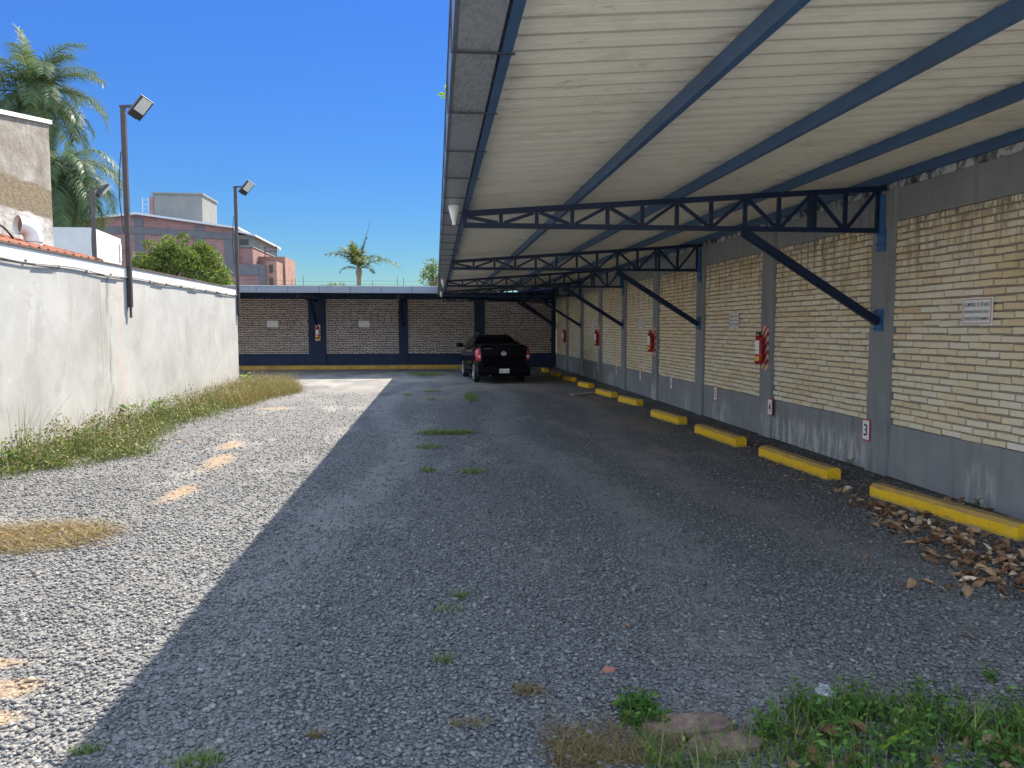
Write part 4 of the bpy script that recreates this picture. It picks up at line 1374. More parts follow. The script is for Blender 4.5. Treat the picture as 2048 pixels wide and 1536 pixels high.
    for s in (-1, 1):
        MB().obox((s * .70, -.03, .58), (1, 0, 0), (0, 1, 0), (0, 0, 1), .12, .06, .13, .02).build('bumper_corner', 'truck_trim', bmp, local=True)
    pl = MB().box(-.15, .15, -.128, -.117, .315, .435).build('number_plate', 'plate_white', **K)
    for (s_, z_, h_, w_) in (('PARAGUAY', .418, .018, .14), ('BIC 731', .362, .06, .25)):
        text_mesh('plate_lettering', s_, 'ink_black', pl, Vector((0, -.1295, z_)) + ORIGIN[pl.name], (1, 0, 0), (0, 0, 1), h_, w_)
    MB().tube([(-.42, .15, .25), (-.42, -.06, .245)], .03, 12).build('exhaust', 'chrome', smooth=40, **K)
    for y in (0.90, 3.55):
        for s in (-1, 1):
            c = (s * .70, y, .305)
            wh = MB().lathe([(.20, -.09), (.28, -.095), (.30, -.075), (.305, -.03), (.305, .03), (.30, .075), (.28, .095), (.20, .09)], c, (s, 0, 0), 32).build('wheel', 'tyre_rubber', smooth=40, **K)
            rm = MB().lathe([(.205, .06), (.21, .098), (.195, .098), (.185, .075), (.05, .06), (.045, .09), (.02, .092)], c, (s, 0, 0), 32)
            for k in range(5):
                a = 2 * PI * k / 5
                u = Vector((0, math.cos(a), math.sin(a)))
                p = Vector(c) + Vector((s * .088, 0, 0))
                rm.bar(p + u * .03, p + u * .195, .045, .02, up=(s, 0, 0))
            rm.build('rim', 'alloy', wh, local=True, smooth=35)
    return t
pickup()

# ================================================================== neighbour's roofs and houses on the left
def neighbour():
    t = thing('house_gable', (-7.5, 13, 0), 'weathered grey rendered house wall rising behind the tiled roof', 'house')
    # side wall, top edge climbing away from the yard
    MB().prism([(8.0, 0), (16.0, 0), (16.0, 5.56), (8.0, 4.28)], 'x', -11.5, -7.5).build('wall', 'old_render', t)
    MB().prism([(7.9, 4.27), (16.04, 5.57), (16.04, 5.645), (7.9, 4.345)], 'x', -11.6, -7.45).build('capping', 'white_coping', t)
    t = thing('tiled_roof', (-6.3, 11, 0), 'orange clay tile roof just above the white wall', 'roof')
    a, b = (-5.22, 2.60), (-7.5, 3.17)
    vs, fs = [], []
    y = 2.0
    rows = []
    N = 22
    rr = random.Random(4)
    while y < 12.7:
        for k, dz in ((0, -.01), (.045, .035), (.10, .065), (.155, .035), (.2, -.01)):
            rows.append((y + k, dz))
        y += .24
    for (yy, dz) in rows:
        for i in range(N + 1):
            q = i / N
            st = (i % 2) * 0.018
            vs.append((a[0] + (b[0] - a[0]) * q, yy, a[1] + (b[1] - a[1]) * q + dz + st + rr.uniform(0, .008)))
    for i in range(len(rows) - 1):
        for j in range(N):
            fs.append((i * (N + 1) + j, i * (N + 1) + j + 1, (i + 1) * (N + 1) + j + 1, (i + 1) * (N + 1) + j))
    tiles = MB().raw(vs, fs).build('tiles', 'terracotta', t)
    MB().prism([(a[0], 2.3), (b[0], 2.3), (b[0], b[1] - .02), (a[0], a[1] - .02)], 'y', 2.0, 12.85).build('eave_wall', 'white_coping', t)
    t = thing('vent_pipe', (-5.62, 11.4, 2.6), 'white plastic elbow vent pipe standing on the tiled roof', 'vent pipe')
    x, y = -5.62, 11.42
    MB().tube([(x, y, 2.62), (x, y, 2.86)], .105, 20).build('pipe', 'white_plastic', t, smooth=40)
    el = MB()
    pts = []
    for k in range(7):
        a_ = R(15 * k)
        pts.append((x + .0 - .02 * k * .3, y - .12 * (1 - math.cos(a_)) * 1.0, 2.84 + .16 * math.sin(a_)))
    ev = [(x, y, 2.80), (x, y, 2.86), (x - .012, y - .014, 2.93), (x - .045, y - .05, 2.985), (x - .09, y - .10, 3.01), (x - .13, y - .15, 3.015)]
    el.tube(ev, [.12, .12, .12, .12, .125, .135], 20, cap=False)
    el.build('elbow', 'white_plastic', t, smooth=50)
    MB().lathe([(.10, 0), (.10, .01)], (x - .095, y - .105, 3.01), (-.66, -.75, 0), 18).build('opening', 'slab_brown', t)
    w_ = [(-5.75, 10.4 + .1 * k, 2.78 + .18 * math.sin(k / 8 * PI)) for k in range(9)]
    tag(MB().tube(w_, .014, 6).build('cable', 'cable_black', loc=(-5.75, 10.8, 2.7)), 'black cable looping over the tiled roof near the vent pipe', 'cable')
    t = thing('white_house', (-10, 22, 0), 'plain white house wall in the sun between palm and brick building', 'house')
    MB().prism([(21.3, 0), (23.1, 0), (23.1, 4.14), (21.3, 4.23)], 'x', -13, -9.0).build('wall', 'plaster_white', t)
    MB().box(-8.995, -8.97, 22.98, 23.06, 3.5, 4.0).build('downpipe', 'white_plastic', t)
neighbour()

# ================================================================== brick building far behind
def brick_building():
    Y = 55.0
    t = thing('brick_building', (-17, Y, 0), 'unfinished red brick building with grey concrete frame and low gable roof', 'building')
    x0, x1, xr = -24.5, -13.85, -20.26
    MB().prism([(x0, 0), (x1, 0), (x1, 8.42), (xr, 9.3), (x0, 8.75)], 'y', Y, Y + 14).build('wall', 'far_brick', t)
    MB().prism([(x0 - .3, 8.72), (xr, 9.28), (x1 + .35, 8.38), (x1 + .35, 8.52), (xr, 9.42), (x0 - .3, 8.86)], 'y', Y - .35, Y + 14.2).build('roof', 'roof_edge', t)
    f = MB().prism([(x0, 7.98), (xr, 8.02), (x1, 7.66), (x1, 8.10), (xr, 8.5), (x0, 8.42)], 'y', Y - .06, Y + .05)
    f.build('beam', 'concrete_beam', t)
    for (xa, xb, zb_, zt_) in ((-20.5, -19.9, 3, 8.0), (-16.6, -15.95, 3, 7.8), (-14.55, -13.85, 3, 7.68), (-20.5, -19.9, 8.52, 9.1), (-16.5, -15.9, 8.27, 8.6)):
        MB().box(xa, xb, Y - .05, Y + .04, zb_, zt_).build('column', 'concrete_beam', t)
    # stair wing on the right
    MB().box(-13.849, -12.75, Y + .4, Y + 8, 0, 7.2).build('wing', 'far_brick', t)
    MB().box(-13.849, -12.70, Y + .3, Y + 8.2, 7.2, 8.05).build('attic', 'concrete_far', t)
    MB().box(-13.6, -13.0, Y + .27, Y + .32, 7.35, 7.75).build('window', 'window_dark', t)
    MB().prism([(-13.84, 8.25), (-12.4, 7.9), (-12.4, 8.02), (-13.84, 8.4)], 'y', Y - .2, Y + 8.4).build('roof', 'roof_edge', t)
    MB().box(-14.2, -12.2, Y - .5, Y + .29, 0, 5.2).build('wing', 'far_brick', t)
    MB().box(-14.2, -12.2, Y - .55, Y + .295, 5.2, 5.95).build('beam', 'concrete_beam', t)
    MB().box(-12.199, -11.75, Y - .52, Y + .28, 0, 5.9).build('column', 'concrete_beam', t)
    MB().box(-12.74, -10.85, Y + 2.0, Y + 6, 0, 6.72).build('wing', 'far_brick_orange', t)
    MB().box(-11.749, -11.0, Y - .3, Y + 1.99, 0, 6.2).build('wing', 'far_brick_orange', t)
    for zz in (4.7, 5.6):
        MB().box(-11.5, -11.25, Y - .33, Y - .29, zz - .2, zz + .35).build('window', 'window_dark', t)
    r = MB()
    for x in (-12.3, -11.5):
        r.box(x - .03, x + .03, Y + 2.2, Y + 2.26, 6.7, 7.5)
    r.box(-12.35, -11.45, Y + 2.2, Y + 2.26, 7.1, 7.15)
    r.box(-12.35, -11.45, Y + 2.2, Y + 2.26, 7.35, 7.39)
    r.build('railing', 'steel_rust', t)
    t = thing('water_tank', (-17.4, 62, 8), 'square grey concrete tank block above the brick building', 'water tank')
    MB().box(-21.6, -18.0, 62, 66, 8, 11.85).build('tank', 'concrete_far', t)
    MB().box(-21.75, -17.9, 61.9, 66.1, 11.86, 12.0).build('slab', 'concrete_far', t)
    MB().box(-21.9, -21.62, 61.95, 62.3, 8, 11.7).build('edge_column', 'far_brick', t)
    l = MB()
    for i in range(9):
        l.box(-22.45, -22.0, 62.0, 62.03, 8.6 + .35 * i, 8.63 + .35 * i)
    for x in (-22.45, -22.0):
        l.box(x - .02, x + .02, 62.0, 62.03, 8.4, 11.6)
    l.build('ladder', 'roof_edge', t)
brick_building()

# ================================================================== trees and palms
def frond(origin, az, e0, L, droop, nl, ll, lw, young=False, lz=0.9, twist=0.0):
    """one pinnate frond: curved rachis (thin tube) and drooping leaflets"""
    n = 16
    p = np.array(origin, float)
    pts, dirs = [], []
    for i in range(n + 1):
        q = i / n
        e = e0 - droop * q ** 1.35
        d = np.array([math.cos(e) * math.cos(az + twist * q), math.cos(e) * math.sin(az + twist * q), math.sin(e)])
        pts.append(p.copy()); dirs.append(d)
        p = p + d * L / n
    pts = np.array(pts); dirs = np.array(dirs)
    parts = []
    r = MB().tube([tuple(q) for q in pts], [0.022 * (1 - 0.85 * i / n) for i in range(n + 1)], 5, cap=False)
    q4 = np.array(r.f)
    parts.append((np.array(r.v), q4))
    m = nl
    tt = np.linspace(0.14, 0.995, m)
    for side in (-1, 1):
        t = np.clip(tt + RNG.uniform(-.006, .006, m), 0, .999)
        idx = (t * n).astype(int)
        fr = (t * n - idx)[:, None]
        b = pts[idx] * (1 - fr) + pts[idx + 1] * fr
        d = dirs[idx]
        s = np.cross(d, np.array([0, 0, 1.0]))
        s /= np.linalg.norm(s, axis=1, keepdims=True) + 1e-6
        upv = np.cross(s, d)
        lift = RNG.uniform(-0.35, 0.55, m)[:, None]
        fw = (0.45 + 0.5 * t)[:, None]
        v = s * side + d * fw + upv * lift
        v /= np.linalg.norm(v, axis=1, keepdims=True)
        ln = ll * (0.55 + 0.45 * np.sin(PI * np.clip(t * 0.95 + 0.08, 0, 1))) * RNG.uniform(.85, 1.1, m)
        pos = b
        vs = []
        ns = 3
        wd = np.cross(v, upv); wd /= np.linalg.norm(wd, axis=1, keepdims=True) + 1e-6
        for k in range(ns + 1):
            q = k / ns
            w_ = lw * max(.06, (1 - q ** 1.6)) * (0.6 if k == 0 else 1)
            vs.append(pos - wd * w_ / 2); vs.append(pos + wd * w_ / 2)
            v2 = v + np.array([0, 0, -1.0]) * lz * q ** 1.2
            v2 /= np.linalg.norm(v2, axis=1, keepdims=True)
            pos = pos + v2 * (ln / ns)[:, None]
        V = np.stack(vs, 1)
        kk = 2 * (ns + 1)
        q = np.array([[2 * j, 2 * j + 1, 2 * j + 3, 2 * j + 2] for j in range(ns)])
        parts.append((V.reshape(-1, 3), (np.arange(m)[:, None, None] * kk + q[None]).reshape(-1, 4)))
    return cat_meshes(parts)

def palm(loc, top, fr, label, trunk_r=.16, leafmat='palm_leaf', group=None):
    t = thing('palm_tree', loc, label, 'palm tree', group)
    x, y, z = loc
    tx, ty, tz = top
    n = 14
    pts = [(x + (tx - x) * q, y + (ty - y) * q, z + (tz - z) * q) for q in [i / n for i in range(n + 1)]]
    MB().tube(pts, [trunk_r * (1 + (.06 if i % 2 else 0)) for i in range(n + 1)], 10).build('trunk', 'palm_bark', t, smooth=60)
    MB().tube([(tx, ty, tz - .35), (tx, ty, tz - .1), (tx, ty, tz + .25)], [trunk_r * 1.15, trunk_r * 1.5, trunk_r * .5], 10).build('crown_shaft', 'palm_bark', t, smooth=60)
    for f in fr:
        mat = f.pop('mat', leafmat)
        V, Fa = frond((tx, ty, tz), **f)
        nmesh('frond', V, Fa, mat, t)
    return t

rp = random.Random(21)
fr = []
for i in range(42):
    lay = i / 42
    a = i * 2.399963 + rp.uniform(-.2, .2)
    e = R(76 - 118 * lay) + rp.uniform(-.1, .1)
    fr.append(dict(az=a, e0=e, L=2.6 * rp.uniform(.85, 1.12), droop=R(70 + 45 * rp.random()), nl=84, ll=.62, lw=.030, lz=1.25, mat='palm_leaf'))
fr.append(dict(az=R(170), e0=R(86), L=2.3, droop=R(24), nl=60, ll=.45, lw=.04, lz=.3, mat='palm_young'))
fr.append(dict(az=R(20), e0=R(80), L=2.0, droop=R(70), nl=60, ll=.5, lw=.04, lz=.6, mat='palm_young'))
palm((-13.4, 28, 0), (-13.5, 28, 9.5), fr, 'tall palm with spreading feathery fronds above the grey rendered house', .17)
fr = []
for i in range(46):
    a = i * 2.399963 + rp.uniform(-.2, .2)
    e = R(46 - 116 * (i / 46))
    fr.append(dict(az=a, e0=e, L=2.1 * rp.uniform(.75, 1.15), droop=R(max(25, min(120, 85 + math.degrees(e) * .7)) + 25 * rp.random()), nl=76, ll=.6, lw=.030, lz=1.6))
palm((-11.1, 24, 0), (-11.05, 24, 6.25), fr, 'lower palm with hanging fronds beside the rendered house corner', .16)
fr = [dict(az=R(172), e0=R(55), L=2.0, droop=R(75), nl=34, ll=.62, lw=.07, lz=.8),
      dict(az=R(-8), e0=R(38), L=2.35, droop=R(88), nl=36, ll=.66, lw=.07, lz=.8),
      dict(az=R(150), e0=R(72), L=1.7, droop=R(60), nl=30, ll=.6, lw=.07, lz=.6),
      dict(az=R(215), e0=R(68), L=1.6, droop=R(80), nl=30, ll=.6, lw=.07, lz=.8),
      dict(az=R(30), e0=R(66), L=1.6, droop=R(95), nl=30, ll=.55, lw=.07, lz=.8),
      dict(az=R(280), e0=R(60), L=1.5, droop=R(110), nl=30, ll=.6, lw=.075, lz=1.0),
      dict(az=R(95), e0=R(70), L=1.8, droop=R(70), nl=30, ll=.6, lw=.07, lz=.6),
      dict(az=R(10), e0=R(84), L=1.7, droop=R(20), nl=30, ll=.5, lw=.08, lz=.2),
      dict(az=R(160), e0=R(84), L=1.5, droop=R(26), nl=30, ll=.5, lw=.08, lz=.2),
      dict(az=R(240), e0=R(80), L=1.4, droop=R(50), nl=26, ll=.5, lw=.08, lz=.4),
      dict(az=R(190), e0=R(30), L=1.1, droop=R(100), nl=20, ll=.4, lw=.07, lz=1.1),
      dict(az=R(330), e0=R(30), L=1.0, droop=R(100), nl=20, ll=.4, lw=.07, lz=1.1)]
pt = palm((-3.95, 40, 0), (-3.92, 40, 4.55), fr, 'small young palm with ragged fronds beyond the end wall', .115, 'palm_yellow')
MB().tube([(-3.9, 40, 4.6), (-3.55, 40, 6.2), (-3.3, 40, 7.1)], [.03, .02, .008], 6).build('spear_leaf', 'stem_green', pt)

def leafy_tree(loc, blobs, n, ls, label, mat='tree_leaf', trunk_top=None, cat='tree', name='broadleaf_tree'):
    """blobs: (x, y, z, rx, ry, rz) clumps whose shells carry leaf cards"""
    t = thing(name, loc, label, cat)
    x, y, z = loc
    tt = trunk_top or (x, y, z + 2)
    tr = MB().tube([(x, y, z), ((x + tt[0]) / 2 + .1, (y + tt[1]) / 2, (z + tt[2]) / 2), tt], [.16, .13, .09], 9)
    for b in blobs[:9]:
        tr.tube([tt, ((tt[0] + b[0]) / 2, (tt[1] + b[1]) / 2, (tt[2] + b[2]) / 2 + .1), (b[0], b[1], b[2])], [.07, .045, .015], 6)
    tr.build('trunk', 'bark', t, smooth=60)
    wts = np.array([b[3] * b[5] for b in blobs]); wts = wts / wts.sum()
    which = RNG.choice(len(blobs), n, p=wts)
    B = np.array(blobs)[which]
    u = rdir(n, 0.25)
    rad = RNG.uniform(.25, 1.0, n) ** 0.45
    c = B[:, :3] + u * B[:, 3:6] * rad[:, None]
    d = u + RNG.normal(0, .7, (n, 3)); d[:, 2] -= .2
    V, Fa = leaves(c, d, rdir(n, .8), RNG.uniform(ls * .7, ls * 1.3, n), RNG.uniform(ls * .3, ls * .5, n))
    nmesh('crown', V, Fa, mat, t)
    return t
rb = random.Random(31)
blobs = []
for i in range(46):
    a = rb.uniform(-1, 1)
    x = -9.55 + a * 1.75
    zt = 3.0 + (1 - abs(a) ** 2.2) * 1.75 * rb.uniform(.3, 1.0)
    r = rb.uniform(.22, .46)
    blobs.append((x, 30 + rb.uniform(-.9, .9), zt, r * 1.15, r, r * .8))
for (dx, z_) in ((-1.5, 4.35), (-.55, 5.0), (.1, 5.05), (1.35, 4.3), (1.7, 3.75), (.75, 4.75), (-1.0, 4.75)):
    blobs.append((-9.55 + dx, 30 + rb.uniform(-.5, .5), z_ - .1, .2, .2, .16))
leafy_tree((-9.5, 30, 0), blobs, 15000, .15, 'bushy green tree between the white wall and the brick building', trunk_top=(-9.5, 30, 2.6))
bl = [(-0.05 + rb.uniform(-.5, .35), 42 + rb.uniform(-.5, .5), 4.2 + rb.uniform(-.9, .9), .35, .35, .3) for _ in range(9)]
leafy_tree((0.1, 42, 0), bl, 700, .17, 'sparse pale tree glimpsed at the canopy corner', trunk_top=(0.0, 42, 3.4))
bl = [(-5.9 + rb.uniform(-.5, .5), 45 + rb.uniform(-.3, .3), 3.95 + rb.uniform(-.3, .12), .3, .3, .18) for _ in range(6)]
leafy_tree((-5.9, 45, 0), bl, 700, .14, 'low tree top just showing over the far fascia', trunk_top=(-5.9, 45, 3.4))

# wires and rebar on the wall line behind
wf = thing('wire_fence', (-3, 31.5, 0), 'thin wires on steel rods above the far fascia', 'fence')
for x, h in ((-6.0, 3.72), (-5.75, 3.55), (-5.62, 3.57), (-5.3, 3.68), (-2.55, 3.5), (-1.55, 3.7), (-1.3, 3.64), (-9.0, 3.6)):
    MB().box(x - .009, x + .009, 31.49, 31.51, 2.6, h).build('rod', 'steel_rust', wf)
for z, s in ((3.47, .03), (3.32, .03)):
    MB().tube([(-13 + 1.3 * i, 31.5, z + s * math.sin(i * 1.7)) for i in range(11)], .004, 4).build('wire', 'cable_black', wf)

# small plant growing out of the wall beam, and one on the gutter
def leafy_plant(loc, h, n, ls, label, mat='leaf_green', spread=.12, group=None, stems=3, name='weed_plant', cat='plant', local_az=None):
    t = thing(name, loc, label, cat, group)
    x, y, z = loc
    st = MB()
    C_, D_ = [], []
    for k in range(stems):
        a = RNG.uniform(0, 2 * PI)
        lean = RNG.uniform(.1, 1.0) * spread
        hh = h * RNG.uniform(.65, 1.0)
        pts = [(x + math.cos(a) * lean * q ** 1.5, y + math.sin(a) * lean * q ** 1.5, z - .01 + hh * q) for q in (0, .35, .7, 1)]
        st.tube(pts, [.004, .0035, .0025, .0015], 5)
        m = n // stems
        for j in range(m):
            q = .15 + .85 * j / m
            b = np.array([x + math.cos(a) * lean * q ** 1.5, y + math.sin(a) * lean * q ** 1.5, z + hh * q])
            aa = j * 2.4 + RNG.uniform(-.4, .4)
            C_.append(b); D_.append([math.cos(aa), math.sin(aa), RNG.uniform(-.3, .7)])
    st.build('stem', 'stem_green', t)
    C_ = np.array(C_); D_ = np.array(D_)
    m = len(C_)
    V, Fa = leaves(C_, D_, rdir(m, 2.5), RNG.uniform(.6, 1.2, m) * ls, RNG.uniform(.35, .55, m) * ls)
    nmesh('leaves', V, Fa, mat, t)
    return t
leafy_plant((XW - 0.06, 9.45, 3.06), .16, 18, .10, 'green weed sprouting from the wall beam behind the nearest truss', spread=.1)
leafy_plant((0.08, 5.0, 3.04), .12, 10, .06, 'tiny green weed sprouting on the outer gutter edge', spread=.05, mat='leaf_lime')

# ================================================================== weeds along the white wall (stuff)
def band_points(n, fn):
    out = []
    while len(out) < n:
        k = fn()
        if k is not None: out.append(k)
    return np.array(out)

def edge_x(y):     # yard-side edge of the weed strip
    ys = [7.8, 8.6, 9.2, 9.9, 11.0, 12.5, 13.8, 15.2, 17.0, 19.0, 20.5, 21.5]
    xs_ = [-4.75, -4.5, -4.0, -3.62, -3.95, -4.2, -4.1, -3.95, -3.85, -3.45, -3.75, -4.4]
    return float(np.interp(y, ys, xs_))

def weeds():
    rr = random.Random(8)
    def hfac(x, y):
        e = edge_x(y)
        return min(1, max(.15, (e - x) / .55))
    def pt():
        y = rr.uniform(7.8, 21.5)
        if rr.random() > (1.0 if y < 15 else .75): return None
        x = rr.uniform(-5.02, -3.3)
        if y > 20.1: x = rr.uniform(-5.6, -3.3)
        if x > edge_x(y) + rr.gauss(-.04, .15): return None
        return (x, y, 0)
    def clump(x, y):
        v = math.sin(x * 7.1 + y * 2.3) * math.sin(y * 3.7 - x * 4.0) + .6 * math.sin(y * 8.3 + x * 5.0) * math.sin(x * 11.0 - y * 1.1)
        return max(.25, min(1.5, .85 + .55 * v))
    P = band_points(17000, lambda: (lambda k: k if k and rr.random() < clump(k[0], k[1]) else None)(pt()))
    n = len(P)
    hf = np.array([hfac(a, b) * clump(a, b) * (1.15 if b < 15 else .8) for a, b, _ in P])
    parts = [blades(P, U(0, 2 * PI, n), U(.05, .55, n), U(.2, 1.2, n), U(.07, .24, n) * (.35 + .65 * hf), U(.004, .009, n))]
    Q = P[RNG.integers(0, n, 15000)] + RNG.normal(0, .03, (15000, 3)) * np.array([1, 1, 0])
    hq = np.array([hfac(a, b) * clump(a, b) for a, b, _ in Q])
    Q[:, 2] = U(.02, .30, 15000) * (.25 + .75 * hq)
    parts.append(leaves(Q, rdir(15000, .3), rdir(15000, 1.0), U(.025, .06, 15000), U(.012, .03, 15000)))
    V, Fa = cat_meshes(parts)
    V[:, 0] = np.maximum(V[:, 0], np.where(V[:, 1] < 20.03, XL + .01, -9))
    far = V.reshape(-1, 3)
    o = nmesh('weeds', V, Fa, 'weed_olive')
    tag(o, 'strip of olive green weeds along the foot of the white wall', 'weeds', kind='stuff')
    # seed heads
    S = P[RNG.integers(0, n, 4200)].copy()
    hs_ = np.array([hfac(a, b) * clump(a, b) for a, b, _ in S])
    S[:, 2] = (.16 + U(0, .22, len(S))) * (.3 + .7 * hs_)
    V, Fa = leaves(S, rdir(len(S), 1.2), rdir(len(S)), U(.02, .045, len(S)), U(.012, .02, len(S)))
    V[:, 0] = np.maximum(V[:, 0], np.where(V[:, 1] < 20.03, XL + .01, -9))
    tag(nmesh('weeds', V, Fa, 'weed_seed'), 'dry seed heads speckling the weed strip by the white wall', 'seed heads', kind='stuff')
    # thin flowering stalks standing above the strip
    T = P[RNG.integers(0, n, 260)].copy()
    m_ = len(T)
    V, Fa = blades(T, U(0, 2 * PI, m_), U(.02, .3, m_), U(.1, .6, m_), U(.35, .7, m_), np.full(m_, .006), nseg=4, taper=6)
    V[:, 0] = np.maximum(V[:, 0], np.where(V[:, 1] < 20.03, XL + .01, -9))
    tag(nmesh('weeds', V, Fa, 'weed_seed'), 'thin dry flowering stalks standing above the weed strip', 'weed stalks', kind='stuff')
    # dry grass around the far end
    def pt2():
        y = rr.uniform(15.6, 22.0)
        x = rr.uniform(-5.0, -3.0)
        if x > edge_x(min(y, 21)) + rr.gauss(.1, .12): return None
        return (x, y, 0)
    P = band_points(6500, pt2)
    n = len(P)
    V, Fa = blades(P, U(0, 2 * PI, n), U(.05, .5, n), U(.1, .9, n), U(.15, .5, n), U(.004, .008, n))
    V[:, 0] = np.maximum(V[:, 0], np.where(V[:, 1] < 20.03, XL + .01, -9))
    tag(nmesh('dry_grass', V, Fa, 'grass_dry'), 'straw coloured dry grass round the far end of the white wall', 'dry grass', kind='stuff')
weeds()

def grass_tuft(loc, rx, ry, n, h, label, mat='grass_lot', group='grass tufts in the gravel', w_=.005, name='grass_tuft', cat='grass tuft', droop=1.3):
    n = int(n * 1.5)
    a = U(0, 2 * PI, n); r = np.sqrt(U(0, 1, n)) * RNG.uniform(.55, 1.0, n)
    P = np.stack([loc[0] + np.cos(a) * r * rx, loc[1] + np.sin(a) * r * ry, np.zeros(n)], 1)
    V, Fa = blades(P, U(0, 2 * PI, n), U(.2, 1.0, n), U(.2, droop, n), U(.5, 1.2, n) * h, U(.6, 1.3, n) * w_)
    V[:, 2] = np.maximum(V[:, 2], 0.004)
    o = nmesh(name, V, Fa, mat, loc=(loc[0], loc[1], 0))
    return tag(o, label, cat, group)

T_ = [((.15, 11.45), .55, .22, 900, .11, 'widest bright grass tuft in the middle of the shaded gravel'),
      ((-.1, 10.1), .22, .2, 220, .08, 'short grass tuft just nearer than the widest one'),
      ((-.1, 8.45), .11, .14, 130, .08, 'small tuft on the left of a pair in the shaded gravel'),
      ((.40, 8.3), .17, .16, 190, .08, 'olive tuft on the right of a pair in the shaded gravel'),
      ((.78, 17.2), .20, 1.3, 620, .10, 'long grass patch stretching toward the back of the pickup'),
      ((-.15, 19.0), .32, .3, 220, .09, 'small tuft left of the pickup, farther of two'),
      ((-.68, 18.1), .16, .4, 130, .08, 'lone tuft closest to the shadow edge near the pickup'),
      ((-.1, 16.85), .16, .3, 130, .08, 'small tuft left of the pickup, nearer of two'),
      ((-.3, 25.7), .75, .9, 800, .13, 'dark green patch in the shade left of the pickup'),
      ((.125, 4.42), .065, .05, 90, .06, 'green leafy tuft standing alone in the near gravel'),
      ((.06, 4.2), .10, .05, 60, .06, 'wispy tuft right below the lone green tuft'),
      ((.03, 3.55), .055, .045, 60, .06, 'small spiky tuft in the near gravel'),
      ((.39, 3.2), .09, .06, 110, .06, 'pale dry tuft near the foreground slabs'),
      ((.13, 2.95), .10, .03, 70, .05, 'thin straw tuft at the lower middle'),
      ((-.48, 2.93), .05, .03, 50, .05, 'tiny pale tuft in the dark gravel at the bottom'),
      ((-.88, 2.78), .12, .05, 190, .06, 'green tuft cut by the bottom of the picture'),
      ((-1.32, 2.9), .07, .04, 90, .05, 'olive tuft on the edge of the canopy shadow')]
for lo, rx, ry, n, h, lb in T_:
    mat = 'grass_dry' if ('dry' in lb or 'straw' in lb or 'pale' in lb) else 'grass_lot'
    grass_tuft(lo, rx, ry, n, h, lb, mat, w_=.006 if lo[1] > 7 else .0035)
# dry creeping patch in the sun on the left
def dry_patch():
    n = 2600
    a = U(0, 2 * PI, n); r = np.sqrt(U(0, 1, n))
    P = np.stack([-3.1 + np.cos(a) * r * .62 + RNG.normal(0, .08, n), 6.0 + np.sin(a) * r * .42 + RNG.normal(0, .06, n), np.zeros(n)], 1)
    V, Fa = blades(P, U(-.5, 1.0, n) + RNG.choice([0, PI], n), U(.8, 1.45, n), U(0, .4, n), U(.05, .22, n), U(.003, .006, n))
    V[:, 2] = np.maximum(V[:, 2], .008)
    Q = P[:900].copy(); Q[:, 2] = U(.01, .05, 900)
    V2, F2 = leaves(Q, rdir(900), rdir(900, 2), U(.015, .035, 900), U(.008, .018, 900))
    V, Fa = cat_meshes([(V, Fa), (V2, F2)])
    tag(nmesh('dry_grass', V, Fa, 'grass_dry'), 'brownish creeping dry grass patch on the sunny gravel', 'dry grass', kind='stuff')
dry_patch()

# taller plants by the white wall
leafy_plant((-4.9, 12.6, 0), .52, 26, .17, 'broad leaved weed standing against the grey streak of the white wall', spread=.25, stems=4, group='broad leaved weeds')
leafy_plant((-4.75, 13.5, 0), .46, 26, .17, 'broad leaved weed right of the grey wall streak', spread=.25, stems=4, group='broad leaved weeds')
leafy_plant((-4.75, 8.75, 0), .40, 18, .14, 'dark leafy weed at the left end of the weed strip', spread=.2, stems=3)
leafy_plant((-4.93, 20.6, 0), .5, 24, .14, 'bright leafy weed at the far corner of the white wall', spread=.15, stems=4, mat='leaf_lime')
def tall_stalks(c, n, h, label, sp):
    P = np.stack([c[0] + U(-.05, .05, n), c[1] + U(-sp, sp, n), np.zeros(n)], 1)
    V, Fa = blades(P, U(-1.2, 1.2, n), U(.02, .35, n), U(.2, 1.0, n), U(.6, 1.1, n) * h, np.full(n, .007), nseg=6)
    V[:, 0] = np.maximum(V[:, 0], XL + .012)
    tag(nmesh('grass_clump', V, Fa, 'weed_olive', loc=(c[0], c[1], 0)), label, 'grass clump', 'tall grass stalks')
tall_stalks((-4.9, 9.6), 34, .95, 'tall thin arching grass stalks at the near end of the white wall', .35)
tall_stalks((-4.9, 11.6), 9, .75, 'few tall seeding stalks left of the broad leaved weed', .3)

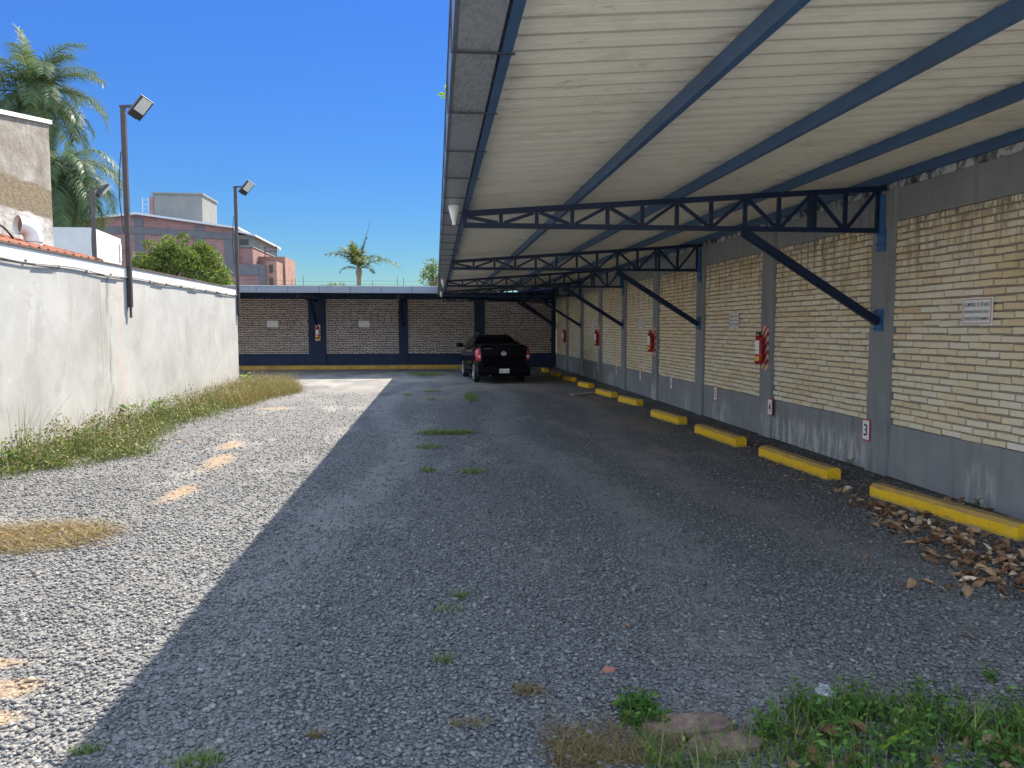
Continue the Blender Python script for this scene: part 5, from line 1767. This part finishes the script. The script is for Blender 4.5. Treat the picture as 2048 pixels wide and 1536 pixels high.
# ================================================================== foreground plants, lower right
def fg():
    rr = random.Random(77)
    # matted dry stalks and low grass as one ground cover
    n = 1100
    P = np.stack([.42 + np.abs(RNG.normal(0, .36, n)), 2.60 + np.abs(RNG.normal(0, .16, n)), np.zeros(n)], 1)
    V, Fa = blades(P, U(0, 2 * PI, n), U(.9, 1.5, n), U(-.2, .5, n), U(.05, .17, n), U(.002, .004, n))
    V[:, 2] = np.maximum(V[:, 2], .006) + .004
    tag(nmesh('dry_grass', V, Fa, 'grass_dry'), 'tangle of straw stems beside the brick slabs in the foreground', 'dry grass', kind='stuff')
    n = 2300
    xs_ = np.clip(RNG.uniform(.75, 2.75, n), .7, 2.8)
    ymax = np.interp(xs_, [.7, 1.1, 1.5, 1.8, 2.3, 2.8], [2.80, 2.75, 2.95, 2.98, 2.72, 2.85])
    ys_ = 2.25 + (ymax - 2.25) * np.sqrt(U(0, 1, n))
    P = np.stack([xs_, ys_, np.zeros(n)], 1)
    P = P[~((xs_ > .80) & (xs_ < 1.24) & (ys_ > 2.60) & (RNG.uniform(0, 1, len(xs_)) < .82))]
    n = len(P)
    V, Fa = blades(P, U(0, 2 * PI, n), U(.1, .8, n), U(.1, 1.1, n), U(.05, .19, n), U(.003, .006, n))
    Q = P[RNG.integers(0, n, 1200)].copy(); Q[:, 2] = U(.01, .06, 1200)
    V2, F2 = leaves(Q, rdir(1200, .4), rdir(1200, 1.5), U(.012, .03, 1200), U(.007, .015, 1200))
    V, Fa = cat_meshes([(V, Fa), (V2, F2)])
    tag(nmesh('grass', V, Fa, 'grass_green'), 'low green grass and weeds across the lower right foreground', 'grass', kind='stuff')
    lab = ['upright leafy weed at the left of the foreground greenery', 'leafy weed beside the clear plastic bag', 'leafy weed with toothed leaves at the lower right corner', 'small leafy weed under the bent grass blades', 'leafy weed just right of the brick slabs', 'leafy weed nearest the bottom edge on the right', 'leafy weed between plastic bag and bent blades', 'slim leafy weed reaching highest over the gravel on the right']
    pos = [(.83, 3.02, .08), (1.52, 2.86, .15), (2.42, 2.72, .17), (1.86, 2.62, .10), (1.24, 2.72, .12), (2.1, 2.5, .13), (1.72, 2.82, .15), (2.48, 3.08, .09)]
    for (x, y, h), lb in zip(pos, lab):
        leafy_plant((x, y, 0), h, 44 if h > .1 else 26, .042, lb, spread=.09, stems=5, group='foreground leafy weeds')
    # loose broad-leaved growth between the single plants
    C_, D_, S_ = [], [], []
    st = MB()
    for _ in range(190):
        x = rr.uniform(1.26, 2.75) if rr.random() < .86 else rr.uniform(.72, .9)
        ym = float(np.interp(x, [.7, 1.1, 1.5, 1.8, 2.3, 2.8], [3.02, 2.75, 2.97, 3.0, 2.80, 2.95]))
        y = rr.uniform(2.35, ym) if x > 1.2 else rr.uniform(2.85, 3.06)
        h = rr.uniform(.07, .20) * (1.0 if x > 1.2 else .55)
        a, ln_ = rr.uniform(0, 2 * PI), rr.uniform(.01, .07)
        P3 = [(x + math.cos(a) * ln_ * q * q, y + math.sin(a) * ln_ * q * q, h * q) for q in (0, .35, .7, 1)]
        st.tube(P3, [.0028, .0025, .002, .001], 4)
        for j in range(rr.randint(7, 13)):
            q = .12 + .88 * rr.random()
            aa = j * 2.4 + rr.uniform(-.5, .5)
            C_.append([x + math.cos(a) * ln_ * q * q, y + math.sin(a) * ln_ * q * q, h * q])
            D_.append([math.cos(aa), math.sin(aa), rr.uniform(-.35, .7)])
            S_.append(rr.uniform(.024, .058) * (1.15 - .5 * q))
    S_ = np.array(S_)
    V, Fa = leaves(np.array(C_), np.array(D_), rdir(len(C_), 2.2), S_, S_ * RNG.uniform(.32, .55, len(S_)))
    V2 = np.array(st.v); F2 = np.array([f for f in st.f if len(f) == 4])
    V, Fa = cat_meshes([(V, Fa), (V2, F2)])
    tag(nmesh('weeds', V, Fa, 'leaf_green'), 'loose broad leaved weeds spreading over the lower right foreground', 'weeds', kind='stuff')
    # long bent blades
    for k, (x, y, az_, h, lb) in enumerate([(1.95, 2.72, PI, .34, 'long pale grass blade arching left over the gravel'), (2.02, 2.62, .2, .36, 'long grass blade arching right near the bottom'), (2.02, 2.60, PI - .3, .30, 'hooped grass blade bending down on the lower right'), (2.5, 2.76, -.35, .26, 'pale grass blade leaning out of the right edge')]):
        m_ = 4
        P = np.stack([x + U(-.02, .02, m_), y + U(-.02, .02, m_), np.zeros(m_)], 1)
        V, Fa = blades(P, az_ + U(-.25, .25, m_), U(.1, .3, m_), U(1.3, 2.2, m_), U(.6, 1, m_) * h, np.full(m_, .009), nseg=8)
        V[:, 2] = np.maximum(V[:, 2], .01)
        tag(nmesh('grass_clump', V, Fa, 'grass_green', loc=(x, y, 0)), lb, 'grass clump', 'long bent grass blades')
    m_ = 3
    V, Fa = blades(np.array([[1.64, 2.58, .03]] * 1), np.array([.15]), np.array([.95]), np.array([.5]), np.array([.16]), np.array([.026]), nseg=10, taper=3.0)
    tag(nmesh('leaf', V, Fa, 'leaf_lime', loc=(1.72, 2.6, .0)), 'bright lime green leaf glowing among the foreground weeds', 'leaf')
fg()

# broken slabs, shard, bag, plank
def slab(pts, h, label, z=0.0):
    m = MB()
    n = len(pts)
    vs = [(x, y, z - .02) for x, y in pts] + [(x, y, z + h + random.uniform(-.004, .004)) for x, y in pts]
    m.raw(vs, [tuple(range(n, 2 * n)), tuple(range(n - 1, -1, -1))] + [(i, (i + 1) % n, n + (i + 1) % n, n + i) for i in range(n)])
    tag(m.build('brick_slab', 'slab_brown', loc=(pts[0][0], pts[0][1], 0)), label, 'slab', 'broken paving slabs')
slab([(.80, 2.84), (.92, 2.755), (1.08, 2.765), (1.17, 2.80), (1.13, 2.89), (1.02, 2.905), (.88, 2.90)], .035, 'reddish broken slab, the farther of two in the grass')
slab([(.93, 2.67), (1.02, 2.62), (1.2, 2.64), (1.24, 2.70), (1.19, 2.768), (.98, 2.745)], .03, 'greyish brown slab, the nearer of two in the grass')
tag(MB().raw([(.755, 3.36, .012), (.81, 3.35, .014), (.825, 3.385, .012), (.78, 3.40, .016), (.755, 3.36, 0), (.81, 3.35, 0), (.825, 3.385, 0), (.78, 3.40, 0)], [(0, 1, 2, 3), (0, 4, 5, 1), (1, 5, 6, 2), (2, 6, 7, 3), (3, 7, 4, 0)]).build('tile_shard', 'shard_red', loc=(.78, 3.37, 0)), 'small red tile shard on the grey gravel', 'shard')
b = bmesh.new()
bmesh.ops.create_icosphere(b, subdivisions=3, radius=.045)
for v in b.verts:
    nn = math.sin(v.co.x * 170 + 1) * math.sin(v.co.y * 150 + 2) + .6 * math.cos(v.co.z * 190 + v.co.x * 60)
    v.co *= 1 + .20 * nn
    v.co.z = v.co.z * .85 * (1 - v.co.x * 5) + .03
me = bpy.data.meshes.new('plastic_bag'); b.to_mesh(me); b.free()
me.materials.append(M['clear_plastic'])
o = bpy.data.objects.new('plastic_bag', me); COL.objects.link(o); o.location = (1.645, 2.985, 0.01)
tag(o, 'crumpled clear plastic bag among the foreground grass', 'plastic bag')
tag(MB().bar((3.15, 17.5, .03), (3.75, 17.9, .04), .12, .03).build('plank', 'wood_pink', loc=(3.4, 17.7, 0)), 'pale pinkish plank lying before the wheel stops', 'plank')

# ================================================================== fallen leaves
def leaf_shape(L, W, curl, cup, rr):
    nu, nv = 6, 4
    P = np.zeros((nu + 1, nv + 1, 3))
    for i in range(nu + 1):
        u = i / nu
        hw = W / 2 * (math.sin(PI * min(1, u * .96 + .03)) ** 1.1) * (1.1 - .3 * u)
        for j in range(nv + 1):
            v = j / nv * 2 - 1
            P[i, j] = (L * (u - .5), hw * v, cup * hw * v * v * 1.4 + curl * L * (u - .5) ** 2 * 2.2)
    P += RNG.normal(0, .035 * W, P.shape) * np.array([.4, .4, 1.0])
    return P

def leaf_batch(pos, L0, name, label, one=False):
    VV, FF = [], []
    nu, nv = 6, 4
    q = np.array([[i * (nv + 1) + j, i * (nv + 1) + j + 1, (i + 1) * (nv + 1) + j + 1, (i + 1) * (nv + 1) + j] for i in range(nu) for j in range(nv)])
    for k, (x, y, z) in enumerate(pos):
        L = L0 * RNG.uniform(.5, 1.3)
        P = leaf_shape(L, L * RNG.uniform(.4, .62), RNG.uniform(-.2, .55), RNG.uniform(-.2, 1.1), None).reshape(-1, 3)
        a, b_, c_ = RNG.uniform(0, 2 * PI), RNG.normal(0, .38), RNG.normal(0, .38)
        Rm = np.array(Matrix.Rotation(a, 3, 'Z') @ Matrix.Rotation(b_, 3, 'X') @ Matrix.Rotation(c_, 3, 'Y'))
        P = P @ Rm.T
        P[:, 2] += z - P[:, 2].min()
        P[:, 0] += x; P[:, 1] += y
        VV.append(P); FF.append(q + k * len(P))
    return np.concatenate(VV), np.concatenate(FF)

def litter():
    rr = random.Random(12)
    # centre line of the drift from the far end of the nearest stop to the right edge, with half width and height
    line = [(3.9, 6.95, .14), (3.86, 6.3, .16), (3.86, 5.7, .22), (3.82, 5.2, .30), (3.8, 4.8, .38), (3.75, 4.4, .48), (3.62, 4.1, .42)]
    pos = []
    while len(pos) < 400:
        q = rr.random() ** .72 * (len(line) - 1)
        i = min(int(q), len(line) - 2); f = q - i
        x = line[i][0] * (1 - f) + line[i + 1][0] * f; y = line[i][1] * (1 - f) + line[i + 1][1] * f
        w_ = line[i][2] * (1 - f) + line[i + 1][2] * f
        o_ = rr.gauss(0, .62)
        px, py = x + o_ * w_, y + rr.gauss(0, .1)
        if px > 4.05 + (6.8 - py) * .16 - .03: px = 4.05 + (6.8 - py) * .16 - rr.uniform(.03, .12)
        pos.append((px, py, rr.uniform(.0, .028) * (1 if abs(o_) < .7 else .1)))
    for _ in range(60):      # behind the stop
        y = rr.uniform(4.6, 6.6)
        pos.append((4.42 + rr.uniform(0, .3), y, rr.uniform(0, .03)))
    V, Fa = leaf_batch(pos, .092, 'leaf_litter', '')
    tag(nmesh('leaf_litter', V, Fa, 'dry_leaf', smooth=True), 'drift of curled brown leaves against the nearest wheel stop', 'fallen leaves', kind='stuff')
    pos = [(rr.uniform(3.5, 4.7), rr.uniform(7.0, 15.0), 0.004) for _ in range(120)]
    V, Fa = leaf_batch(pos, .05, 'leaf_litter', '')
    tag(nmesh('leaf_litter', V, Fa, 'dry_leaf', smooth=True), 'scattered bits of dry leaf among the farther wheel stops', 'fallen leaves', kind='stuff')
    pos = [(rr.uniform(1.2, 2.7), rr.uniform(2.35, 2.75), 0.01) for _ in range(60)]
    V, Fa = leaf_batch(pos, .09, 'leaf_litter', '')
    tag(nmesh('leaf_litter', V, Fa, 'dry_leaf', smooth=True), 'brown leaves lying under the foreground weeds', 'fallen leaves', kind='stuff')
    one = [((2.9, 4.27), .10, 'lone brown leaf on bare gravel left of the leaf drift'), ((3.13, 4.12), .11, 'pointed brown leaf at the lower edge of the leaf drift'), ((2.72, 3.54), .09, 'dark curled leaf on the gravel at the right'), ((2.27, 3.24), .07, 'small ochre leaf above the bent grass blades'),
           ((1.0, 3.86), .07, 'pale pinkish leaf alone on the middle gravel'), ((2.95, 4.9), .05, 'small dry leaf left of the nearest wheel stop'), ((-3.55, 10.9), .14, 'reddish dry leaf at the edge of the weed strip')]
    for (x, y), L, lb in one:
        V, Fa = leaf_batch([(x, y, .008)], L, 'fallen_leaf', '')
        tag(nmesh('fallen_leaf', V, Fa, 'dry_leaf', smooth=True, loc=(x, y, 0)), lb, 'fallen leaf', 'single fallen leaves')
litter()

# small weeds at the foot of the brick wall
for (y, lb) in ((8.3, 'small green weed at the wall foot below plate 3'), (6.2, 'small green weed at the wall foot behind the nearest wheel stop')):
    leafy_plant((XW - .08, y, 0), .10, 24, .045, lb, spread=.10, stems=4, group='wall foot weeds')
